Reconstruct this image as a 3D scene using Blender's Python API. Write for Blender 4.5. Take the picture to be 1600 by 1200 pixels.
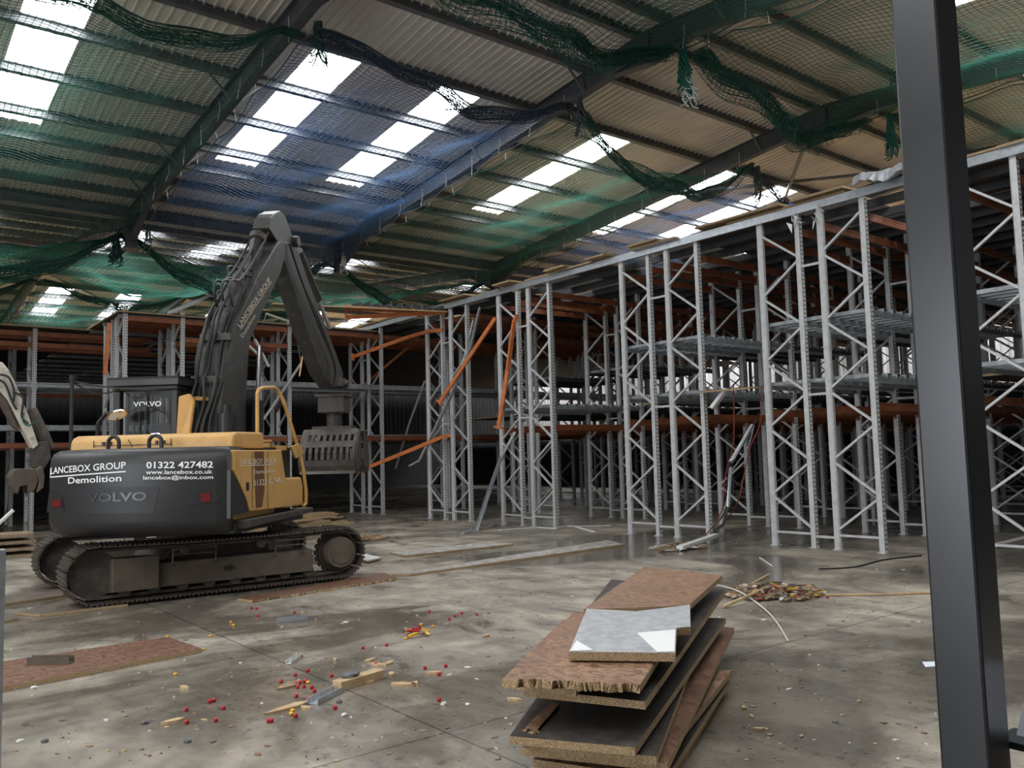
import bpy, bmesh, math, random
import numpy as np
from mathutils import Vector, Matrix
random.seed(7); rng = np.random.default_rng(7)
scene = bpy.context.scene
for o in list(bpy.data.objects): bpy.data.objects.remove(o)
COL = scene.collection
rad = math.radians
# ---------------------------------------------------------------- camera
H = 1.7
F = 1329.135
YAW, PITCH, ROLL = rad(38.2694), rad(4.8222), rad(-1.4663)
W_ = np.array([math.sin(YAW)*math.cos(PITCH), math.cos(YAW)*math.cos(PITCH), math.sin(PITCH)])
_r = np.array([math.cos(YAW), -math.sin(YAW), 0.0]); _u = np.cross(_r, W_)
R_ = _r*math.cos(ROLL)+_u*math.sin(ROLL); U_ = -_r*math.sin(ROLL)+_u*math.cos(ROLL)
cam = bpy.data.cameras.new('camera'); cam.sensor_fit = 'HORIZONTAL'; cam.sensor_width = 36; cam.lens = F/1600*36
cam.clip_start = .05; cam.clip_end = 300
camo = bpy.data.objects.new('camera', cam); COL.objects.link(camo)
camo.matrix_world = Matrix(((R_[0], U_[0], -W_[0], 0), (R_[1], U_[1], -W_[1], 0), (R_[2], U_[2], -W_[2], H), (0, 0, 0, 1)))
scene.camera = camo
# ---------------------------------------------------------------- world, light, exposure
world = bpy.data.worlds.new('overcast_sky'); scene.world = world; world.use_nodes = True
world.node_tree.nodes['Background'].inputs[0].default_value = (.75, .82, .92, 1)
world.node_tree.nodes['Background'].inputs[1].default_value = 3.0
SKYLIGHT = 13.0          # radiance of the translucent roof panels under the overcast sky
DOORLIGHT = 420
scene.view_settings.view_transform = 'Standard'; scene.view_settings.look = 'None'
scene.view_settings.gamma = 1; scene.view_settings.use_curve_mapping = False
scene.view_settings.exposure = 0.4
def area_light(name, loc, rot, sx, sy, power, col=(1, 1, 1)):
    l = bpy.data.lights.new(name, 'AREA'); l.shape = 'RECTANGLE'; l.size = sx; l.size_y = sy; l.energy = power; l.color = col
    o = bpy.data.objects.new(name, l); COL.objects.link(o); o.location = loc; o.rotation_euler = rot; return o
# area light added at an unseen, assumed door opening in the left wall
area_light('unseen_door_daylight', (-11.2, 5.5, 2.6), (0, rad(-90), 0), 4.8, 6.0, DOORLIGHT, (.93, .96, 1))
# ---------------------------------------------------------------- pixel helpers (1600x1200 frame)
def ray(x, y): return W_+(x-800)/F*R_-(y-600)/F*U_
def at(x, y, X=None, Y=None, Z=None):
    d = ray(x, y)
    t = X/d[0] if X is not None else (Y/d[1] if Y is not None else (Z-H)/d[2])
    return Vector((d[0]*t, d[1]*t, d[2]*t+H))
def fl(x, y, z=0.0): return at(x, y, Z=z)
# ---------------------------------------------------------------- materials
MAT = {}
def nmat(name):
    m = bpy.data.materials.new(name); m.use_nodes = True; MAT[name] = m
    nt = m.node_tree; b = nt.nodes['Principled BSDF']; return m, nt, b
def mixc(nt, fac, a, b):
    n = nt.nodes.new('ShaderNodeMix'); n.data_type = 'RGBA'
    if fac is not None: nt.links.new(fac, n.inputs[0])
    for k, v in ((6, a), (7, b)):
        if isinstance(v, tuple): n.inputs[k].default_value = (*v[:3], 1)
        else: nt.links.new(v, n.inputs[k])
    return n.outputs[2]
def noise(nt, scale, detail=4, rough=.6, coord='Object', sc=(1, 1, 1), dist=0):
    tc = nt.nodes.new('ShaderNodeTexCoord'); mp = nt.nodes.new('ShaderNodeMapping'); mp.inputs['Scale'].default_value = sc
    n = nt.nodes.new('ShaderNodeTexNoise'); n.inputs['Scale'].default_value = scale; n.inputs['Detail'].default_value = detail
    n.inputs['Roughness'].default_value = rough; n.inputs['Distortion'].default_value = dist
    if coord == 'World':
        g = nt.nodes.new('ShaderNodeNewGeometry'); nt.links.new(g.outputs['Position'], mp.inputs[0])
    else: nt.links.new(tc.outputs[coord], mp.inputs[0])
    nt.links.new(mp.outputs[0], n.inputs[0]); return n.outputs['Fac']
def ramp(nt, src, stops):
    r = nt.nodes.new('ShaderNodeValToRGB'); nt.links.new(src, r.inputs[0]); cr = r.color_ramp
    while len(cr.elements) < len(stops): cr.elements.new(.5)
    for e, (p, c) in zip(cr.elements, stops):
        e.position = p; e.color = (c, c, c, 1) if not isinstance(c, tuple) else (*c[:3], 1)
    return r.outputs[0]
def bump(nt, b, src, strength=.3, dist=.01):
    n = nt.nodes.new('ShaderNodeBump'); n.inputs['Strength'].default_value = strength; n.inputs['Distance'].default_value = dist
    nt.links.new(src, n.inputs['Height']); nt.links.new(n.outputs[0], b.inputs['Normal'])
def simple(name, col, rough=.5, metal=0, dirt=None, dscale=6, damt=(.4, .7), bmp=0, coord='World', sc=(1, 1, 1), spec=.5):
    m, nt, b = nmat(name)
    b.inputs['Roughness'].default_value = rough; b.inputs['Metallic'].default_value = metal
    b.inputs['Specular IOR Level'].default_value = spec
    if dirt:
        n = noise(nt, dscale, 6, .65, coord, sc); f = ramp(nt, n, [(damt[0], 0.0), (damt[1], 1.0)])
        nt.links.new(mixc(nt, f, col, dirt), b.inputs['Base Color'])
        if bmp: bump(nt, b, n, bmp)
    else: b.inputs['Base Color'].default_value = (*col, 1)
    return m
simple('steel_dark', (.070, .074, .082), .55, 0, (.045, .046, .05), 3)
simple('column_paint', (.022, .0235, .027), .28, 0, (.016, .017, .0195), 2.5)
simple('purlin', (.16, .165, .17), .5, .3, (.10, .10, .105), 4)
simple('sheet', (.62, .58, .52), .55, 0, (.50, .46, .41), .8)
simple('outer', (.3, .3, .3), .8)
simple('wall_clad', (.78, .78, .80), .5, 0, (.6, .6, .62), 1.2)
simple('wall_low_shade', (.09, .09, .09), .9, 0, (.06, .06, .06), 3)  # dark colour stands in for the unlit lower part of the walls
simple('wall_grey', (.24, .24, .25), .6, 0, (.18, .18, .19), 1)
simple('wall_deep_shade', (.045, .045, .047), .8, 0, (.03, .03, .032), 1)
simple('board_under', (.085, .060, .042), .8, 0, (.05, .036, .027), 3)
simple('rack_grey', (.58, .58, .58), .42, .1, (.42, .42, .42), 9, (.45, .75))
simple('rack_orange', (.60, .175, .050), .5, 0, (.30, .085, .028), 5, (.5, .8))
simple('orange_shaded', (.29, .088, .032), .6, 0, (.13, .045, .022), 5, (.42, .7))  # rack orange darkened: shade inside the racks put into the colour
simple('galv', (.50, .53, .56), .34, .65, (.36, .38, .40), 14)
simple('deck_galv', (.42, .45, .47), .4, .4, (.24, .25, .26), 8)
simple('white_tin', (.80, .80, .78), .4)
simple('board_white', (.66, .66, .64), .5, 0, (.48, .46, .42), 4)
simple('dark_film', (.045, .040, .037), .34, 0, (.11, .095, .08), 11, (.45, .75), .15)
simple('pale_wood', (.50, .36, .20), .7, 0, (.36, .24, .13), 12)
simple('dirty_wood', (.15, .12, .09), .75, 0, (.075, .06, .045), 6)
simple('old_wood', (.30, .22, .135), .8, 0, (.16, .11, .07), 8)
simple('ex_yellow', (.62, .36, .115), .45, 0, (.42, .22, .065), 3.5, (.5, .85))
simple('ex_dark', (.0215, .0215, .022), .44, 0, (.040, .039, .037), 4, (.55, .85), .05)
simple('ex_black', (.016, .016, .017), .5)
simple('ex_steel', (.060, .054, .047), .6, .2, (.13, .10, .075), 7, (.45, .75), .2)
simple('ex_boom', (.042, .040, .037), .5, 0, (.13, .115, .092), 7, (.52, .78), .15)
simple('ex_frame', (.085, .068, .052), .8, 0, (.14, .105, .075), 5, (.4, .75), .3)
simple('shoe', (.10, .088, .076), .42, .55, (.16, .13, .10), 20, (.4, .7), .2)
simple('rust', (.13, .055, .022), .8)
simple('chrome', (.7, .7, .72), .15, 1)
simple('rubber', (.022, .022, .022), .55)
simple('white_print', (.86, .86, .86), .6)
simple('print_worn', (.78, .74, .66), .6, 0, (.62, .36, .10), 22, (.50, .62))
simple('emboss', (.045, .047, .052), .3)
simple('tail_red', (.13, .010, .012), .35)
simple('amber', (.62, .33, .12), .3)
simple('cream_paint', (.62, .57, .47), .5, 0, (.30, .25, .19), 6, (.5, .7), .1)
simple('red_plastic', (.42, .016, .022), .35)
simple('yellow_plastic', (.72, .42, .02), .4)
simple('stone', (.15, .15, .155), .8, 0, (.09, .09, .09), 20)
simple('rope_white', (.58, .58, .54), .8)
simple('rope_dark', (.06, .08, .08), .9)
simple('blue_sheet', (.02, .20, .55), .5)
simple('paper', (.75, .78, .86), .5)
simple('wire_red', (.20, .03, .02), .6)
simple('mirror_glass', (.7, .6, .45), .12, .9)
def net_mat(name, col):
    m, nt, b = nmat(name); b.inputs['Base Color'].default_value = (*col, 1); b.inputs['Roughness'].default_value = .7
    tr = nt.nodes.new('ShaderNodeBsdfTranslucent'); tr.inputs[0].default_value = (*col, 1)
    mx = nt.nodes.new('ShaderNodeMixShader'); mx.inputs[0].default_value = .45
    nt.links.new(b.outputs[0], mx.inputs[1]); nt.links.new(tr.outputs[0], mx.inputs[2])
    nt.links.new(mx.outputs[0], nt.nodes['Material Output'].inputs[0])
net_mat('net_green', (.030, .185, .135)); net_mat('net_blue', (.050, .135, .28)); net_mat('net_edge_green', (.030, .135, .105)); net_mat('net_edge_blue', (.055, .085, .13)); net_mat('net_dark', (.035, .10, .085))  # edge colours are darker: the backlit look of the folds is painted in
def foil():
    m, nt, b = nmat('foil'); n = noise(nt, 48, 5, .75, 'World'); n2 = noise(nt, 14, 6, .7, 'World')
    nt.links.new(mixc(nt, ramp(nt, n2, [(.4, 0.), (.7, 1.)]), (.40, .41, .43), (.60, .60, .62)), b.inputs['Base Color'])
    b.inputs['Metallic'].default_value = .5; b.inputs['Roughness'].default_value = .42; bump(nt, b, n, .8, .012)
foil()
def chip():
    m, nt, b = nmat('chipboard'); n = noise(nt, 130, 3, .8, 'World'); n2 = noise(nt, 9, 3, .6, 'World')
    c = ramp(nt, n, [(.33, (.11, .065, .03)), (.48, (.36, .245, .13)), (.62, (.55, .41, .24))])
    nt.links.new(mixc(nt, ramp(nt, n2, [(.3, .0), (.9, .6)]), c, (.24, .15, .075)), b.inputs['Base Color'])
    b.inputs['Roughness'].default_value = .9; bump(nt, b, n, .6, .006)
chip()
def film(name, a, b, c, rough):
    m, nt, bs = nmat(name); n = noise(nt, 26, 6, .75, 'World', (1, .5, 1)); n2 = noise(nt, 70, 3, .7, 'World', (1, .5, 1)); n3 = noise(nt, 2.2, 3, .6, 'World')
    q = mixc(nt, ramp(nt, n, [(.46, 0.), (.56, 1.)]), a, b); q = mixc(nt, ramp(nt, n2, [(.56, 0.), (.68, .8)]), q, c)
    nt.links.new(mixc(nt, ramp(nt, n3, [(.35, 0.), (.75, .55)]), q, b), bs.inputs['Base Color'])
    nt.links.new(ramp(nt, n, [(.4, rough), (.62, rough-.2)]), bs.inputs['Roughness']); bump(nt, bs, n2, .2, .004)
film('brown_film', (.31, .175, .100), (.125, .060, .034), (.40, .26, .16), .62)
film('brown_wet', (.20, .095, .055), (.115, .052, .030), (.30, .18, .11), .55)
def wet_foil():
    m, nt, b = nmat('board_wet'); n = noise(nt, 7, 6, .65, 'World')
    nt.links.new(mixc(nt, ramp(nt, n, [(.42, 0.), (.62, 1.)]), (.46, .45, .43), (.24, .20, .16)), b.inputs['Base Color'])
    nt.links.new(ramp(nt, n, [(.4, .3), (.65, .6)]), b.inputs['Roughness'])
wet_foil()
def concrete():
    m, nt, b = nmat('concrete')
    big = noise(nt, .22, 6, .62, 'World', (1, 1.5, 1), .6); mid = noise(nt, 1.15, 8, .68, 'World', (1.5, .8, 1), .3)
    fine = noise(nt, 9, 8, .7, 'World'); spot = noise(nt, 26, 3, .5, 'World')
    base = mixc(nt, ramp(nt, fine, [(.3, 0.), (.72, 1.)]), (.185, .160, .128), (.300, .264, .214))
    pale = mixc(nt, ramp(nt, mid, [(.46, 0.), (.62, 1.)]), base, (.42, .37, .295))
    wetm = ramp(nt, big, [(.43, 1.), (.56, 0.)]); wet2 = ramp(nt, mid, [(.33, 1.), (.455, 0.)])
    mx = nt.nodes.new('ShaderNodeMath'); mx.operation = 'MAXIMUM'; nt.links.new(wetm, mx.inputs[0]); nt.links.new(wet2, mx.inputs[1])
    dk = nt.nodes.new('ShaderNodeMath'); dk.operation = 'MULTIPLY'; dk.inputs[1].default_value = .62; nt.links.new(mx.outputs[0], dk.inputs[0])
    c = mixc(nt, dk.outputs[0], pale, (.058, .047, .037))
    spk = noise(nt, 13, 4, .6, 'World', (1, .7, 1)); msk = noise(nt, .55, 3, .5, 'World')
    sp0 = ramp(nt, spot, [(.30, 1.), (.37, 0.)]); sp1 = ramp(nt, spk, [(.36, 1.), (.43, 0.)]); mk = ramp(nt, msk, [(.46, 0.), (.56, 1.)])
    sm = nt.nodes.new('ShaderNodeMath'); sm.operation = 'MULTIPLY'; nt.links.new(sp1, sm.inputs[0]); nt.links.new(mk, sm.inputs[1])
    sx = nt.nodes.new('ShaderNodeMath'); sx.operation = 'MAXIMUM'; nt.links.new(sm.outputs[0], sx.inputs[0]); nt.links.new(sp0, sx.inputs[1]); sp = sx.outputs[0]; spm = nt.nodes.new('ShaderNodeMath'); spm.operation = 'MULTIPLY'; spm.inputs[1].default_value = .55
    nt.links.new(sp, spm.inputs[0]); c = mixc(nt, spm.outputs[0], c, (.05, .046, .04))
    # saw-cut joints
    g = nt.nodes.new('ShaderNodeNewGeometry'); s = nt.nodes.new('ShaderNodeSeparateXYZ'); nt.links.new(g.outputs['Position'], s.inputs[0])
    js = []
    for ax, off, pit in ((0, 3.0, 6.0), (1, .45, 5.0)):
        a = nt.nodes.new('ShaderNodeMath'); a.operation = 'ADD'; a.inputs[1].default_value = off+60; nt.links.new(s.outputs[ax], a.inputs[0])
        f = nt.nodes.new('ShaderNodeMath'); f.operation = 'MODULO'; f.inputs[1].default_value = pit; nt.links.new(a.outputs[0], f.inputs[0])
        l = nt.nodes.new('ShaderNodeMath'); l.operation = 'LESS_THAN'; l.inputs[1].default_value = .012; nt.links.new(f.outputs[0], l.inputs[0]); js.append(l.outputs[0])
    j = nt.nodes.new('ShaderNodeMath'); j.operation = 'MAXIMUM'; nt.links.new(js[0], j.inputs[0]); nt.links.new(js[1], j.inputs[1])
    c = mixc(nt, j.outputs[0], c, (.035, .032, .028)); nt.links.new(c, b.inputs['Base Color'])
    nt.links.new(ramp(nt, mx.outputs[0], [(0., .58), (1., .17)]), b.inputs['Roughness'])
    b.inputs['Specular IOR Level'].default_value = .45
    bump(nt, b, fine, .12, .01)
concrete()
def skylight_mat():
    m, nt, b = nmat('skylight'); b.inputs['Base Color'].default_value = (.8, .8, .8, 1)
    b.inputs['Emission Color'].default_value = (.95, .98, 1, 1); b.inputs['Emission Strength'].default_value = SKYLIGHT
skylight_mat()
def slots_mat():
    m, nt, b = nmat('rack_slots'); b.inputs['Roughness'].default_value = .45
    tc = nt.nodes.new('ShaderNodeTexCoord'); s = nt.nodes.new('ShaderNodeSeparateXYZ'); nt.links.new(tc.outputs['Object'], s.inputs[0])
    def M(op, a, v=None):
        n = nt.nodes.new('ShaderNodeMath'); n.operation = op
        for i, q in enumerate((a, v)):
            if q is None: continue
            if isinstance(q, (int, float)): n.inputs[i].default_value = q
            else: nt.links.new(q, n.inputs[i])
        return n.outputs[0]
    z = M('LESS_THAN', M('MODULO', M('ADD', s.outputs[2], 10), .075), .034)
    ax = M('ABSOLUTE', s.outputs[0]); xx = M('MULTIPLY', M('GREATER_THAN', ax, .014), M('LESS_THAN', ax, .034))
    nt.links.new(mixc(nt, M('MULTIPLY', z, xx), (.58, .58, .58), (.03, .03, .032)), b.inputs['Base Color'])
slots_mat()
def glass_mat():
    m, nt, b = nmat('glass'); b.inputs['Base Color'].default_value = (.02, .024, .024, 1); b.inputs['Roughness'].default_value = .08
    b.inputs['Transmission Weight'].default_value = .0; b.inputs['Alpha'].default_value = .30; b.inputs['Specular IOR Level'].default_value = .15
glass_mat()
# ---------------------------------------------------------------- mesh helpers
WO = {}   # world origin of every object that parents world-space meshes
def tag(o, label=None, cat=None, group=None, kind=None):
    if label: o['label'] = label
    if cat: o['category'] = cat
    if group: o['group'] = group
    if kind: o['kind'] = kind
    return o
def empty(name, loc=(0, 0, 0), rz=0):
    o = bpy.data.objects.new(name, None); COL.objects.link(o); o.location = loc; o.rotation_euler = (0, 0, rz)
    o.empty_display_size = .2; WO[o.name] = Vector(loc); return o
def thing(name, label, cat, loc=(0, 0, 0), rz=0, group=None): return tag(empty(name, loc, rz), label, cat, group)
def link(name, me, parent=None, loc=None, rot=None, scale=None, mat=None):
    o = bpy.data.objects.new(name, me); COL.objects.link(o)
    if parent is not None: o.parent = parent
    if loc is not None: o.location = loc
    if rot is not None: o.rotation_euler = rot
    if scale is not None: o.scale = scale
    WO[o.name] = (WO.get(parent.name, Vector()) if parent is not None else Vector())
    return o
class MB:
    def __init__(s): s.v = []; s.f = []; s.m = []; s.sm = []; s.M = None; s.mi = 0; s.smooth = False
    def add(s, vs, fs):
        b = len(s.v)
        for p in vs:
            p = Vector(p); s.v.append(s.M @ p if s.M else p)
        for f in fs: s.f.append([b+i for i in f]); s.m.append(s.mi); s.sm.append(s.smooth)
        return s
    def box(s, lo, hi):
        x0, y0, z0 = lo; x1, y1, z1 = hi
        return s.add([(x0, y0, z0), (x1, y0, z0), (x1, y1, z0), (x0, y1, z0), (x0, y0, z1), (x1, y0, z1), (x1, y1, z1), (x0, y1, z1)],
                     [(0, 3, 2, 1), (4, 5, 6, 7), (0, 1, 5, 4), (1, 2, 6, 5), (2, 3, 7, 6), (3, 0, 4, 7)])
    def cbox(s, c, sz): return s.box([c[i]-sz[i]/2 for i in range(3)], [c[i]+sz[i]/2 for i in range(3)])
    def frame(s, a, b, up):
        a, b = Vector(a), Vector(b); d = (b-a).normalized(); up = Vector(up)
        if abs(d.dot(up.normalized())) > .98: up = Vector((1, 0, 0)) if abs(d.x) < .9 else Vector((0, 1, 0))
        sd = d.cross(up).normalized(); u = sd.cross(d).normalized(); return a, b, sd, u
    def bar(s, a, b, w, h, up=(0, 0, 1)):
        a, b, sd, u = s.frame(a, b, up); vs = []
        for p in (a, b):
            for i, j in ((-1, -1), (1, -1), (1, 1), (-1, 1)): vs.append(p+sd*(i*w/2)+u*(j*h/2))
        return s.add(vs, [(0, 1, 2, 3), (7, 6, 5, 4), (0, 4, 5, 1), (1, 5, 6, 2), (2, 6, 7, 3), (3, 7, 4, 0)])
    def sweep(s, prof, a, b, up=(0, 0, 1), closed=True, caps=True):
        """extrude a 2D profile (side, up) from a to b"""
        a, b, sd, u = s.frame(a, b, up); n = len(prof)
        vs = [p+sd*x+u*y for p in (a, b) for x, y in prof]
        fs = [(i, (i+1) % n, n+(i+1) % n, n+i) for i in range(n if closed else n-1)]
        if caps and closed: fs += [tuple(range(n-1, -1, -1)), tuple(range(n, 2*n))]
        return s.add(vs, fs)
    def tube(s, pts, r, n=8, caps=True):
        pts = [Vector(p) for p in pts]; k = len(pts); rs = r if isinstance(r, (list, tuple)) else [r]*k
        vs = []; pu = None
        for i, p in enumerate(pts):
            d = (pts[min(i+1, k-1)]-pts[max(i-1, 0)])
            d = d.normalized() if d.length > 1e-9 else Vector((0, 0, 1))
            if pu is None: pu = d.orthogonal().normalized()
            sd = d.cross(pu)
            sd = sd.normalized() if sd.length > 1e-6 else d.orthogonal().normalized()
            pu = sd.cross(d).normalized()
            for j in range(n):
                t = 2*math.pi*j/n; vs.append(p+(sd*math.cos(t)+pu*math.sin(t))*rs[i])
        fs = [(i*n+j, i*n+(j+1) % n, (i+1)*n+(j+1) % n, (i+1)*n+j) for i in range(k-1) for j in range(n)]
        if caps: fs += [tuple(range(n-1, -1, -1)), tuple(range((k-1)*n, k*n))]
        return s.add(vs, fs)
    def cyl(s, a, b, r, n=20): return s.tube([a, b], r, n)
    def prism(s, poly, off):
        """closed polygon (3D points) extruded by vector off"""
        poly = [Vector(p) for p in poly]; off = Vector(off); n = len(poly)
        return s.add(poly+[p+off for p in poly], [tuple(range(n)), tuple(range(2*n-1, n-1, -1))]+[(i, n+i, n+(i+1) % n, (i+1) % n) for i in range(n)])
    def mesh(s, name, mats, origin=None, fix=True):
        me = bpy.data.meshes.new(name); o = origin or Vector()
        me.from_pydata([tuple(v-o) for v in s.v], [], s.f)
        for m in (mats if isinstance(mats, (list, tuple)) else [mats]): me.materials.append(MAT[m])
        me.polygons.foreach_set('material_index', s.m); me.polygons.foreach_set('use_smooth', s.sm)
        if fix:
            bm = bmesh.new(); bm.from_mesh(me); bmesh.ops.recalc_face_normals(bm, faces=bm.faces); bm.to_mesh(me); bm.free()
        me.update(); return me
    def build(s, name, mats, parent=None, world=True, bevel=0):
        org = WO.get(parent.name, Vector()) if (parent is not None and world) else Vector()
        o = link(name, s.mesh(name, mats, org), parent)
        if bevel:
            b = o.modifiers.new('b', 'BEVEL'); b.width = bevel; b.segments = 2; b.limit_method = 'ANGLE'
        return o
def top(mb, name, mats, label, cat, group=None, bevel=0):
    """one-mesh top-level thing with its origin at the bottom centre"""
    lo = Vector([min(v[i] for v in mb.v) for i in range(3)]); hi = Vector([max(v[i] for v in mb.v) for i in range(3)])
    org = Vector(((lo.x+hi.x)/2, (lo.y+hi.y)/2, lo.z))
    o = link(name, mb.mesh(name, mats, org)); o.location = org; WO[o.name] = org
    if bevel:
        b = o.modifiers.new('b', 'BEVEL'); b.width = bevel; b.segments = 2; b.limit_method = 'ANGLE'
    return tag(o, label, cat, group)
def struct(mb, name, mats, parent=None):
    o = mb.build(name, mats, parent)
    if parent is None: tag(o, kind='structure')
    return o
def fast_mesh(name, V, Q, mat):
    me = bpy.data.meshes.new(name); me.vertices.add(len(V)); me.vertices.foreach_set('co', V.astype(np.float32).ravel())
    me.loops.add(Q.size); me.loops.foreach_set('vertex_index', Q.astype(np.int32).ravel())
    me.polygons.add(len(Q)); me.polygons.foreach_set('loop_start', np.arange(0, Q.size, 4, dtype=np.int32))
    me.polygons.foreach_set('loop_total', np.full(len(Q), 4, dtype=np.int32))
    me.materials.append(MAT[mat]); me.update(calc_edges=True); me.validate(); return me
def cords(lines, r):
    """three-sided cords along polylines (list of (n,3) arrays of equal length)"""
    L = np.stack(lines); m, n, _ = L.shape
    d = np.empty_like(L); d[:, 1:-1] = L[:, 2:]-L[:, :-2]; d[:, 0] = L[:, 1]-L[:, 0]; d[:, -1] = L[:, -1]-L[:, -2]
    d /= np.linalg.norm(d, axis=2, keepdims=True)+1e-9
    up = np.zeros_like(d); up[..., 2] = 1; up[np.abs(d[..., 2]) > .95] = (1, 0, 0)
    sd = np.cross(d, up); sd /= np.linalg.norm(sd, axis=2, keepdims=True); u = np.cross(sd, d)
    V = np.stack([L+r*(math.cos(t)*sd+math.sin(t)*u) for t in (math.pi/2, math.pi/2+2.094, math.pi/2+4.189)], 2).reshape(-1, 3)
    i = np.arange(m)[:, None, None]*n*3+np.arange(n-1)[None, :, None]*3; k = np.arange(3)[None, None, :]; k2 = (k+1) % 3
    Q = np.stack([i+k, i+k2, i+3+k2, i+3+k], -1).reshape(-1, 4); return V, Q
def text_geo(body, bold=.0):
    c = bpy.data.curves.new('t', 'FONT'); c.body = body; c.size = 1; c.offset = bold; c.resolution_u = 3
    o = bpy.data.objects.new('t', c); COL.objects.link(o)
    me = bpy.data.meshes.new_from_object(o.evaluated_get(bpy.context.evaluated_depsgraph_get()))
    vs = np.array([v.co[:2] for v in me.vertices]); fs = [tuple(p.vertices) for p in me.polygons]
    bpy.data.objects.remove(o); bpy.data.curves.remove(c); bpy.data.meshes.remove(me)
    lo, hi = vs.min(0), vs.max(0); return (vs-lo)/(hi-lo), fs        # normalised to the unit square
# ================================================================= THE SETTING
SL = .095                       # roof slope
RIDGE, VAL1, VAL0, RIDGE2, BACK = 9.8, 21.9, -2.3, 34.0, 46.0
ZS_R = H+8-SL*RIDGE             # rafter soffit at the ridge
def soffit(y):
    if y <= RIDGE: return ZS_R-SL*(RIDGE-y)
    if y <= VAL1: return ZS_R-SL*(y-RIDGE)
    if y <= RIDGE2: return ZS_R-SL*(RIDGE2-y)
    return ZS_R-SL*(y-RIDGE2)
XL, XR_ = -11.41, 36.2
FRX = [-11.41+5.62*k for k in range(9)]      # -5.79 -.17 5.45 11.07 16.69 22.31 27.93 33.55
# floor
struct(MB().box((XL-.3, VAL0-.3, -.25), (XR_+.3, BACK+.3, 0)), 'floor', 'concrete')
# walls
def clad_wall(name, a, b, z0, z1, inward, mat, pitch=.3):
    """vertically ribbed cladding between two floor points"""
    a, b = Vector((*a, 0)), Vector((*b, 0)); d = (b-a).normalized(); L = (b-a).length; n = Vector((*inward, 0)); mb = MB(); k = 0
    pts = []
    x = 0
    while x < L-1e-6:
        for dx, o in ((0, 0), (.16, 0), (.19, .035), (.27, .035)):
            if x+dx <= L: pts.append(a+d*(x+dx)+n*o)
        x += pitch
    pts.append(b)
    m = len(pts); vs = [p+Vector((0, 0, z0)) for p in pts]+[p+Vector((0, 0, z1)) for p in pts]
    mb.add(vs, [(i, i+1, m+i+1, m+i) for i in range(m-1)])
    lo = [min(a.x, b.x), min(a.y, b.y), z0]; hi = [max(a.x, b.x), max(a.y, b.y), z1]
    for i in range(2):
        if n[i] > 0: lo[i] -= .2; hi[i] -= .02
        if n[i] < 0: hi[i] += .2; lo[i] += .02
    mb.box(lo, hi); return struct(mb, name, mat)
w = clad_wall('wall_right', (XR_, VAL0), (XR_, BACK), 2.6, 10.2, (-1, 0), 'wall_clad')
struct(MB().box((XR_, VAL0, 0), (XR_+.25, BACK, 2.6)), 'shade_plinth', 'wall_low_shade', w)  # dark plinth added where the foot of the wall lies unlit
w = clad_wall('wall_back', (XL, BACK), (XR_, BACK), 2.6, 10.2, (0, -1), 'wall_deep_shade')  # cladding coloured dark for the deep shade behind the racks
struct(MB().box((XL, BACK, 0), (XR_, BACK+.25, 2.6)), 'shade_plinth', 'wall_low_shade', w)
w = clad_wall('wall_front', (XL, VAL0), (XR_, VAL0), 2.6, 10.2, (0, 1), 'wall_grey')
struct(MB().box((XL, VAL0-.25, 0), (XR_, VAL0, 2.6)), 'shade_plinth', 'wall_low_shade', w)
w = clad_wall('wall_left', (XL, VAL0), (XL, BACK), 5.2, 10.2, (1, 0), 'wall_clad')
struct(MB().box((XL-.25, VAL0, 0), (XL, 2.4, 5.2)).box((XL-.25, 8.6, 0), (XL, BACK, 5.2)), 'shade_plinth', 'wall_low_shade', w)
# roof: sheets, skylights, purlins
ceiling = tag(empty('ceiling', (0, 0, 0)), kind='structure')
DS = .60        # soffit to sheet
def sheet_mesh(L):
    """1 m wide liner sheet of length L along +Y, ribs pointing down; slope is put in by the object rotation"""
    mb = MB(); prof = []
    for k in range(5):
        x = k*.2; prof += [(x, 0), (x+.012, -.022), (x+.040, -.022), (x+.052, 0)]
    prof.append((1.0, 0)); n = len(prof)
    mb.add([(x, y, z) for y in (0, L) for x, z in prof], [(i, i+1, n+i+1, n+i) for i in range(n-1)])
    mb.add([(0, 0, .05), (1, 0, .05), (1, L, .05), (0, L, .05)], [(0, 1, 2, 3)])
    return mb.mesh('roof_sheet', 'sheet', fix=False)
STRIPS = [(-9.2, -8.3), (-4.9, -4.0), (-2.2, -1.3), (2.0, 2.9), (6.4, 7.3), (9.1, 10.0), (13.48, 14.38), (17.6, 18.5), (20.3, 21.2), (24.7, 25.6), (28.9, 29.8), (34.3, 35.5)]  # last strip added past the racks to light the end wall
SLOPES = [('near', VAL0, RIDGE, 1, (1.2, 6.5)), ('mid', RIDGE, VAL1, -1, (13.35, 18.68)), ('far', VAL1, RIDGE2, 1, (25.1, 30.4)), ('back', RIDGE2, BACK, -1, (37.5, 42.8))]
LS = math.sqrt(1+SL*SL)
smesh = {}
def place_sheet(x0, x1, ya, yb, sgn):
    L = round((yb-ya)*LS, 3)
    if L not in smesh: smesh[L] = sheet_mesh(L)
    return link('roof_sheet', smesh[L], ceiling, (x0, ya, soffit(ya+1e-4 if sgn > 0 else ya+1e-4)+DS), (math.atan(SL)*sgn, 0, 0), (x1-x0, 1, 1))
nwin = 0
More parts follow.
